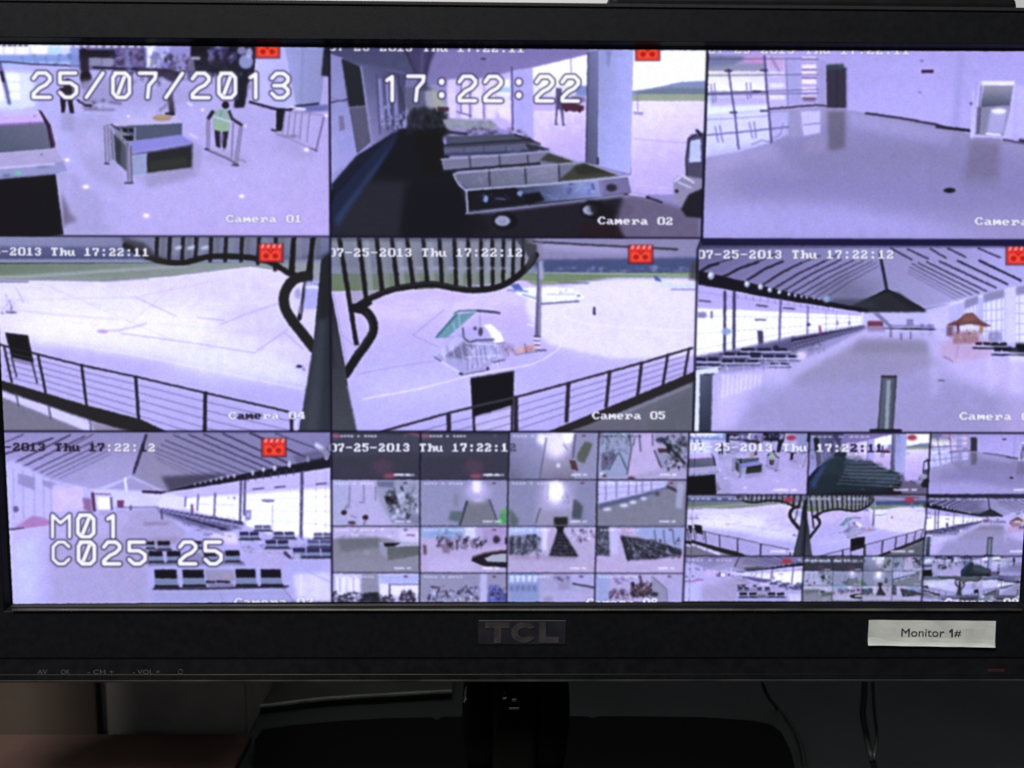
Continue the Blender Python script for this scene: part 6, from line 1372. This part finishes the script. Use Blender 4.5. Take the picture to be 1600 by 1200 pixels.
view([T2[1], T3[1], (1640, 378), B2], 'picture of an empty hall with a shiny floor and a lift')
view([(-8, 369), B1, (517, 675), (6, 675)], 'picture of a pale apron with a railing and the left half of a ribbed canopy')
view([B1, B2, (1082, 675.5), (517, 675)], 'picture of an apron with aeroplanes, boarding stairs, a lamp mast and a ribbed canopy')
view([B2, (1640, 378), (1610, 677), (1082, 675.5)], 'picture of a long waiting hall with a wooden pavilion')
view([(6, 675), (517, 675), (519, 941), (20, 944)], 'picture of a waiting hall with rows of dark seats')
CAP = [['dark picture with pink glow', 'second dark picture with pink glow', 'bright corridor picture', 'busy hall picture with dark luggage'],
       ['pale hall picture with red topped posts', 'tunnel picture with a bright light and green plants', 'corridor picture with a bright window', 'grey hall picture with a window row'],
       ['grey floor picture with a long box', 'hall picture with trolleys and a luggage belt', 'picture of trolleys round a dark wedge', 'picture of long dark trolley rows'],
       ['picture of windows above a dark crowd', 'hall picture with a pillar and blue trolleys', 'pale blue hall picture', 'hall picture with a brown crowd']]
for j in range(4):
    for i in range(4):
        q = mini_quad(i, j)
        if i == 3: q = [q[0], (1082-(q[1][1]-675)*.0566 if j else 1082, q[1][1]), ((1082-(q[2][1]-675)*.0566), q[2][1]), q[3]]
        view(q, CAP[j][i])
CAP9 = [['small copy of the counter hall picture', 'small copy of the luggage cart picture', 'small copy of the empty shiny hall picture'],
        ['small copy of the apron and left canopy picture', 'small copy of the apron and right canopy picture', 'small copy of the waiting hall picture with post'],
        ['small copy of the seat row picture', 'small picture of nine or more tiny green grey pictures', 'small picture of tiny apron and hall pictures']]
for j in range(3):
    for i in range(3):
        q = big_quad(i, j)
        if i == 0: q = [((1082-(q[0][1]-675)*.0566), q[0][1]), q[1], q[2], ((1082-(q[3][1]-675)*.0566), q[3][1])]
        if i == 2: q = [q[0], (1610-(q[1][1]-676)*.068, q[1][1]), (1610-(q[2][1]-676)*.068, q[2][1]), q[3]]
        view(q, CAP9[j][i])

# --- brand plate with the letters TCL ---------------------------------------------
def fx(px, py, Y=YF): p = at(px, py, Y); return (p[0], p[2])
bm = bmesh.new(); a = fx(747.5, 969); b2 = fx(884, 1007); box(bm, a[0], b2[0], YF-.0005, YF+.001, b2[1], a[1], .0003, 1)
bp_ = P_('brand_plate', bm, M['plate'])
def letter(outs, nm='brand_letter'):
    bm = bmesh.new()
    extr(bm, [fx(*p) for p in outs], YF-.0009, YF-.0004)
    bmesh.ops.recalc_face_normals(bm, faces=bm.faces[:])
    link(nm, bm, M['logo'], bp_)
letter([(758, 972), (796, 972), (796, 981), (783, 981), (783, 1004), (772, 1004), (772, 981), (758, 981)])
oc = [(818+19*math.cos(math.radians(t)), 988+16*math.sin(math.radians(t))) for t in range(35, 326, 15)]
ic = [(819+10*math.cos(math.radians(t)), 988+7.5*math.sin(math.radians(t))) for t in range(325, 34, -15)]
letter([(836, 996)]+oc[1:-1]+[(836, 980)]+[(826, 982)]+ic[1:-1]+[(826, 994)])
letter([(842, 972), (853, 972), (853, 995), (873, 995), (873, 1004), (842, 1004)])

# --- white sticker "Monitor 1#" ---------------------------------------------------
tl, tr, br_, bl_ = [at(*p, YF) for p in ((1357, 968.2), (1555.3, 969.8), (1553, 1010.2), (1354.8, 1006.8))]
bm = bmesh.new(); rows = []
for k, (t, y) in enumerate(((0, -.0005), (.3, -.0006), (.7, -.0006), (.86, -.0008), (.94, -.0012), (1., -.0018))):
    row = []
    for i in range(13):
        u = i/12; p = (tl*(1-u)+tr*u)*(1-t)+(bl_*(1-u)+br_*u)*t
        row.append(bm.verts.new((p[0], YF+y-(.0003 if i in (0, 12) else 0)+.00015*math.sin(i*1.7+k), p[2])))
    rows.append(row)
for a_, b_ in zip(rows, rows[1:]):
    for i in range(12): bm.faces.new((a_[i], b_[i], b_[i+1], a_[i+1]))
bmesh.ops.solidify(bm, geom=bm.faces[:], thickness=.00025)
lab = P_('name_sticker', bm, M['paper'], smooth=False, label='white paper sticker reading Monitor 1#')
p0 = at(1408, 994.2, YF-.0009); p1 = at(1501.5, 994.8, YF-.0009)
cap_h = at(1408, 981.5, YF-.0009)[2]-p0[2]
for s_, xa, xb in (('Monitor', 1408, 1475), ('#', 1491, 1501.5)):
    q0 = at(xa, 994.3, YF-.0009); q1 = at(xb, 994.8, YF-.0009)
    text_mesh('sticker_lettering', s_, cap_h/.70*(1 if xa < 1480 else .85), M['ink'], lab, plane_mat(q0, math.atan2(p1[2]-p0[2], p1[0]-p0[0]), YF-.00085), bold=0., xs=float(q1[0]-q0[0]))
bm = bmesh.new(); extr(bm, [(at(x, y, YF)[0], at(x, y, YF)[2]) for x, y in ((1485.5, 982), (1488, 982), (1488, 994.6), (1485.4, 994.6), (1485.4, 986), (1482.5, 987.6), (1482.5, 985.2))], YF-.00092, YF-.0008)
bmesh.ops.recalc_face_normals(bm, faces=bm.faces[:]); link('sticker_lettering', bm, M['ink'], lab)

# --- printed legends of the buttons --------------------------------------------------
YS = YF+.0008
for s, x0, x1 in (('AV', 58.5, 74.5), ('OK', 95.5, 110), ('- CH +', 137, 178), ('- VOL +', 208, 250)):
    p0 = at(x0, 1053.5, YS); p1 = at(x1, 1053.3, YS); h = at(x0, 1046.6, YS)[2]-p0[2]
    t = text_mesh('button_legend', s, h/.70, M['print'], st, plane_mat(p0, math.atan2(p1[2]-p0[2], p1[0]-p0[0]), YS), bold=.00004, xs=float(p1[0]-p0[0]))
bm = bmesh.new(); c = at(282, 1049.6, YS); pts = [Vector((c[0]+.0016*math.cos(t), YS, c[2]+.0016*math.sin(t))) for t in np.linspace(0, 2*math.pi, 17)]
tube(bm, pts, .00022, 6); link('power_symbol', bm, M['print'], st)
bm = bmesh.new(); a = at(1544, 1045.5, YS); b_ = at(1570, 1050.5, YS); box(bm, a[0], b_[0], YS-.0001, YS+.001, b_[2], a[2], .0003, 1)
o = link('standby_light', bm, M['led'], st, label='dim red standby light')

# --- stand ---------------------------------------------------------------------------
SZ = DZ+.012
def sp(px, py, Z=SZ): p = on(px, py, Z); return (p[0], p[1])
back = [sp(1246, 1215), sp(1236, 1170), sp(1222, 1142), sp(1206, 1131), sp(1180, 1125), sp(1100, 1119.5), sp(1000, 1118), sp(935, 1118), sp(926, 1121), sp(917, 1118), sp(860, 1117.5), sp(760, 1118), sp(690, 1119), sp(682, 1124), sp(674, 1119.5),
        sp(600, 1121), sp(520, 1126), sp(455, 1132), sp(408, 1139), sp(398, 1152), sp(396, 1180), sp(394, 1215)]
fr = [(back[-1][0]+.005, -.20), (back[-1][0]+.03, -.245), (0, -.262), (back[0][0]-.03, -.245), (back[0][0]-.005, -.20)]
pts = back+fr
bm = bmesh.new()
cxm = sum(p[0] for p in pts)/len(pts); cym = -.05
def ring(k, z): return [Vector((cxm+(x-cxm)*k, cym+(y-cym)*k, z)) for x, y in pts]
loops(bm, [ring(1., DZ+.0005), ring(1., SZ-.002), ring(.994, SZ)][::-1], caps=True)
bmesh.ops.recalc_face_normals(bm, faces=bm.faces[:])
P_('stand_base', bm, M['stand'])
# neck: column with a rounded shoulder on each side
nx0, nx1 = at(770, 1090, .05)[0], at(838, 1090, .05)[0]
bm = bmesh.new(); box(bm, nx0, nx1, .035, .075, SZ, zbot+.10, .006, 3); nk = P_('stand_neck', bm, M['neck'], smooth=False)
for px, w_ in ((752, 25), (858, 28)):
    c = at(px, 1092, .045); hw = w_/1500*.72; bm = bmesh.new()
    rs = []
    for k in range(9):
        t = k/8; z = SZ+(zbot+.03-SZ)*t; rr = hw*(.80+.42*math.sin(math.pi*min(1, t*1.25+.02)))
        rs.append([Vector((c[0]+rr*math.cos(2*math.pi*i/18), .052+rr*.6*math.sin(2*math.pi*i/18), z)) for i in range(18)])
    loops(bm, rs, caps=True); bmesh.ops.recalc_face_normals(bm, faces=bm.faces[:])
    P_('neck_shoulder', bm, M['neck'], smooth=True)
for px, py, w_, h_, a_ in ((727, 1095, 4, 9, .5), (788.5, 1092, 6, 4, -.5), (803.5, 1094.5, 8, 6, 0), (803.5, 1107.5, 17, 5, 0)):
    yy = .018 if px > 760 else .026
    c = at(px, py, yy); s = .67/1500; bm = bmesh.new()
    box(bm, -w_*s/2, w_*s/2, 0, .014 if px > 760 else .02, -h_*s/2, h_*s/2, .0006, 2)
    bm.transform(Matrix.Translation(Vector(c))@Matrix.Rotation(a_, 4, 'Y')); P_('bracket_clip', bm, M['chrome'])

# ---------------------------------------------------------------------------
# WHAT STANDS BELOW AND BEHIND
# ---------------------------------------------------------------------------
YP = .12
def pnl(name, x0, x1, m, label, cat, y=YP, top=-.16, th=.02, gap=0.):
    a_ = at(x0, 1120, y)[0]; b_ = at(x1, 1120, y)[0]
    bm = bmesh.new(); box(bm, a_, b_, y, y+th, DZ+.0003, top, .0015, 2)
    return thing(link(name, bm, m), label, cat)
cab = pnl('cabinet_panel', -330, 152, M['wood'], 'brown wooden cabinet side at the far left behind the television', 'panel')
pnl('equipment_box', 158, 386, M['panel'], 'dark grey box behind the stand, right of the brown cabinet side', 'box', y=.128, th=.14)
bm = bmesh.new(); a_ = on(-330, 1160, DZ)[0]; b_ = on(374, 1200, DZ)[0]
box(bm, a_, b_, -.16, YP-.001, DZ+.0006, DZ+.008, .001, 1)
thing(link('wooden_board', bm, M['redwood']), 'reddish brown board lying on the desk at the bottom left', 'board')
# curved rim of a low tray behind the stand, its highlight coloured in pale
zt = DZ+.006
rim_pts = [on(x, y, zt) for x, y in ((404, 1104), (440, 1100), (480, 1095), (530, 1090.5), (580, 1087.5), (640, 1084), (706, 1080.5))]
tr_ = empty('tray', (float(rim_pts[3][0]), float(rim_pts[3][1]), DZ)); thing(tr_, 'low dark tray with a highlight coloured into its curved front rim, behind the stand', 'tray')
sm = smoothpts([Vector(p) for p in rim_pts], 5)
bm = bmesh.new(); tube(bm, sm, .0011, 8, .0016); o = link('rim', bm, M['pale'], tr_, smooth=True); o.matrix_parent_inverse = Matrix.Translation(-tr_.location)
bm = bmesh.new()
loops(bm, [[Vector((p.x, p.y+.0006, DZ+.0004)) for p in sm], [Vector((p.x, p.y+.0006, zt-.0003)) for p in sm], [Vector((p.x, p.y+.10, zt-.0006)) for p in sm], [Vector((p.x, p.y+.10, DZ+.0004)) for p in sm]], close=False)
o = link('tray_body', bm, M['tray'], tr_); o.matrix_parent_inverse = Matrix.Translation(-tr_.location)
# cables at the right
def cable(pts, r, label):
    bm = bmesh.new(); tube(bm, smoothpts(pts, 6), r, 10)
    return thing(link('cable', bm, M['cable'], smooth=True), label, 'cable', 'cables hanging behind the television')
cable([at(1362, 1010, .05), at(1364, 1070, .05), at(1366, 1110, .055), at(1370, 1150, .05), at(1366, 1185, .03), Vector(on(1362, 1215, DZ+.002)), Vector(on(1350, 1300, DZ+.002))], .0013, 'thin black cable hanging from behind the television at the right, right of the thick one')
cable([at(1352, 1030, .06), at(1350, 1090, .06), at(1348, 1115, .06), at(1354, 1150, .055), at(1362, 1185, .04), Vector(on(1372, 1215, DZ+.004)), Vector(on(1400, 1300, DZ+.004))], .0024, 'thick black cable below the name sticker, left of the thin one')
cable([at(1180, 1030, .10), at(1196, 1080, .10), Vector(on(1212, 1104, DZ+.003)), Vector(on(1232, 1124, DZ+.003)), Vector(on(1250, 1160, DZ+.003)), Vector(on(1262, 1230, DZ+.003))], .0015, 'black cable lying on the desk along the right corner of the stand base')
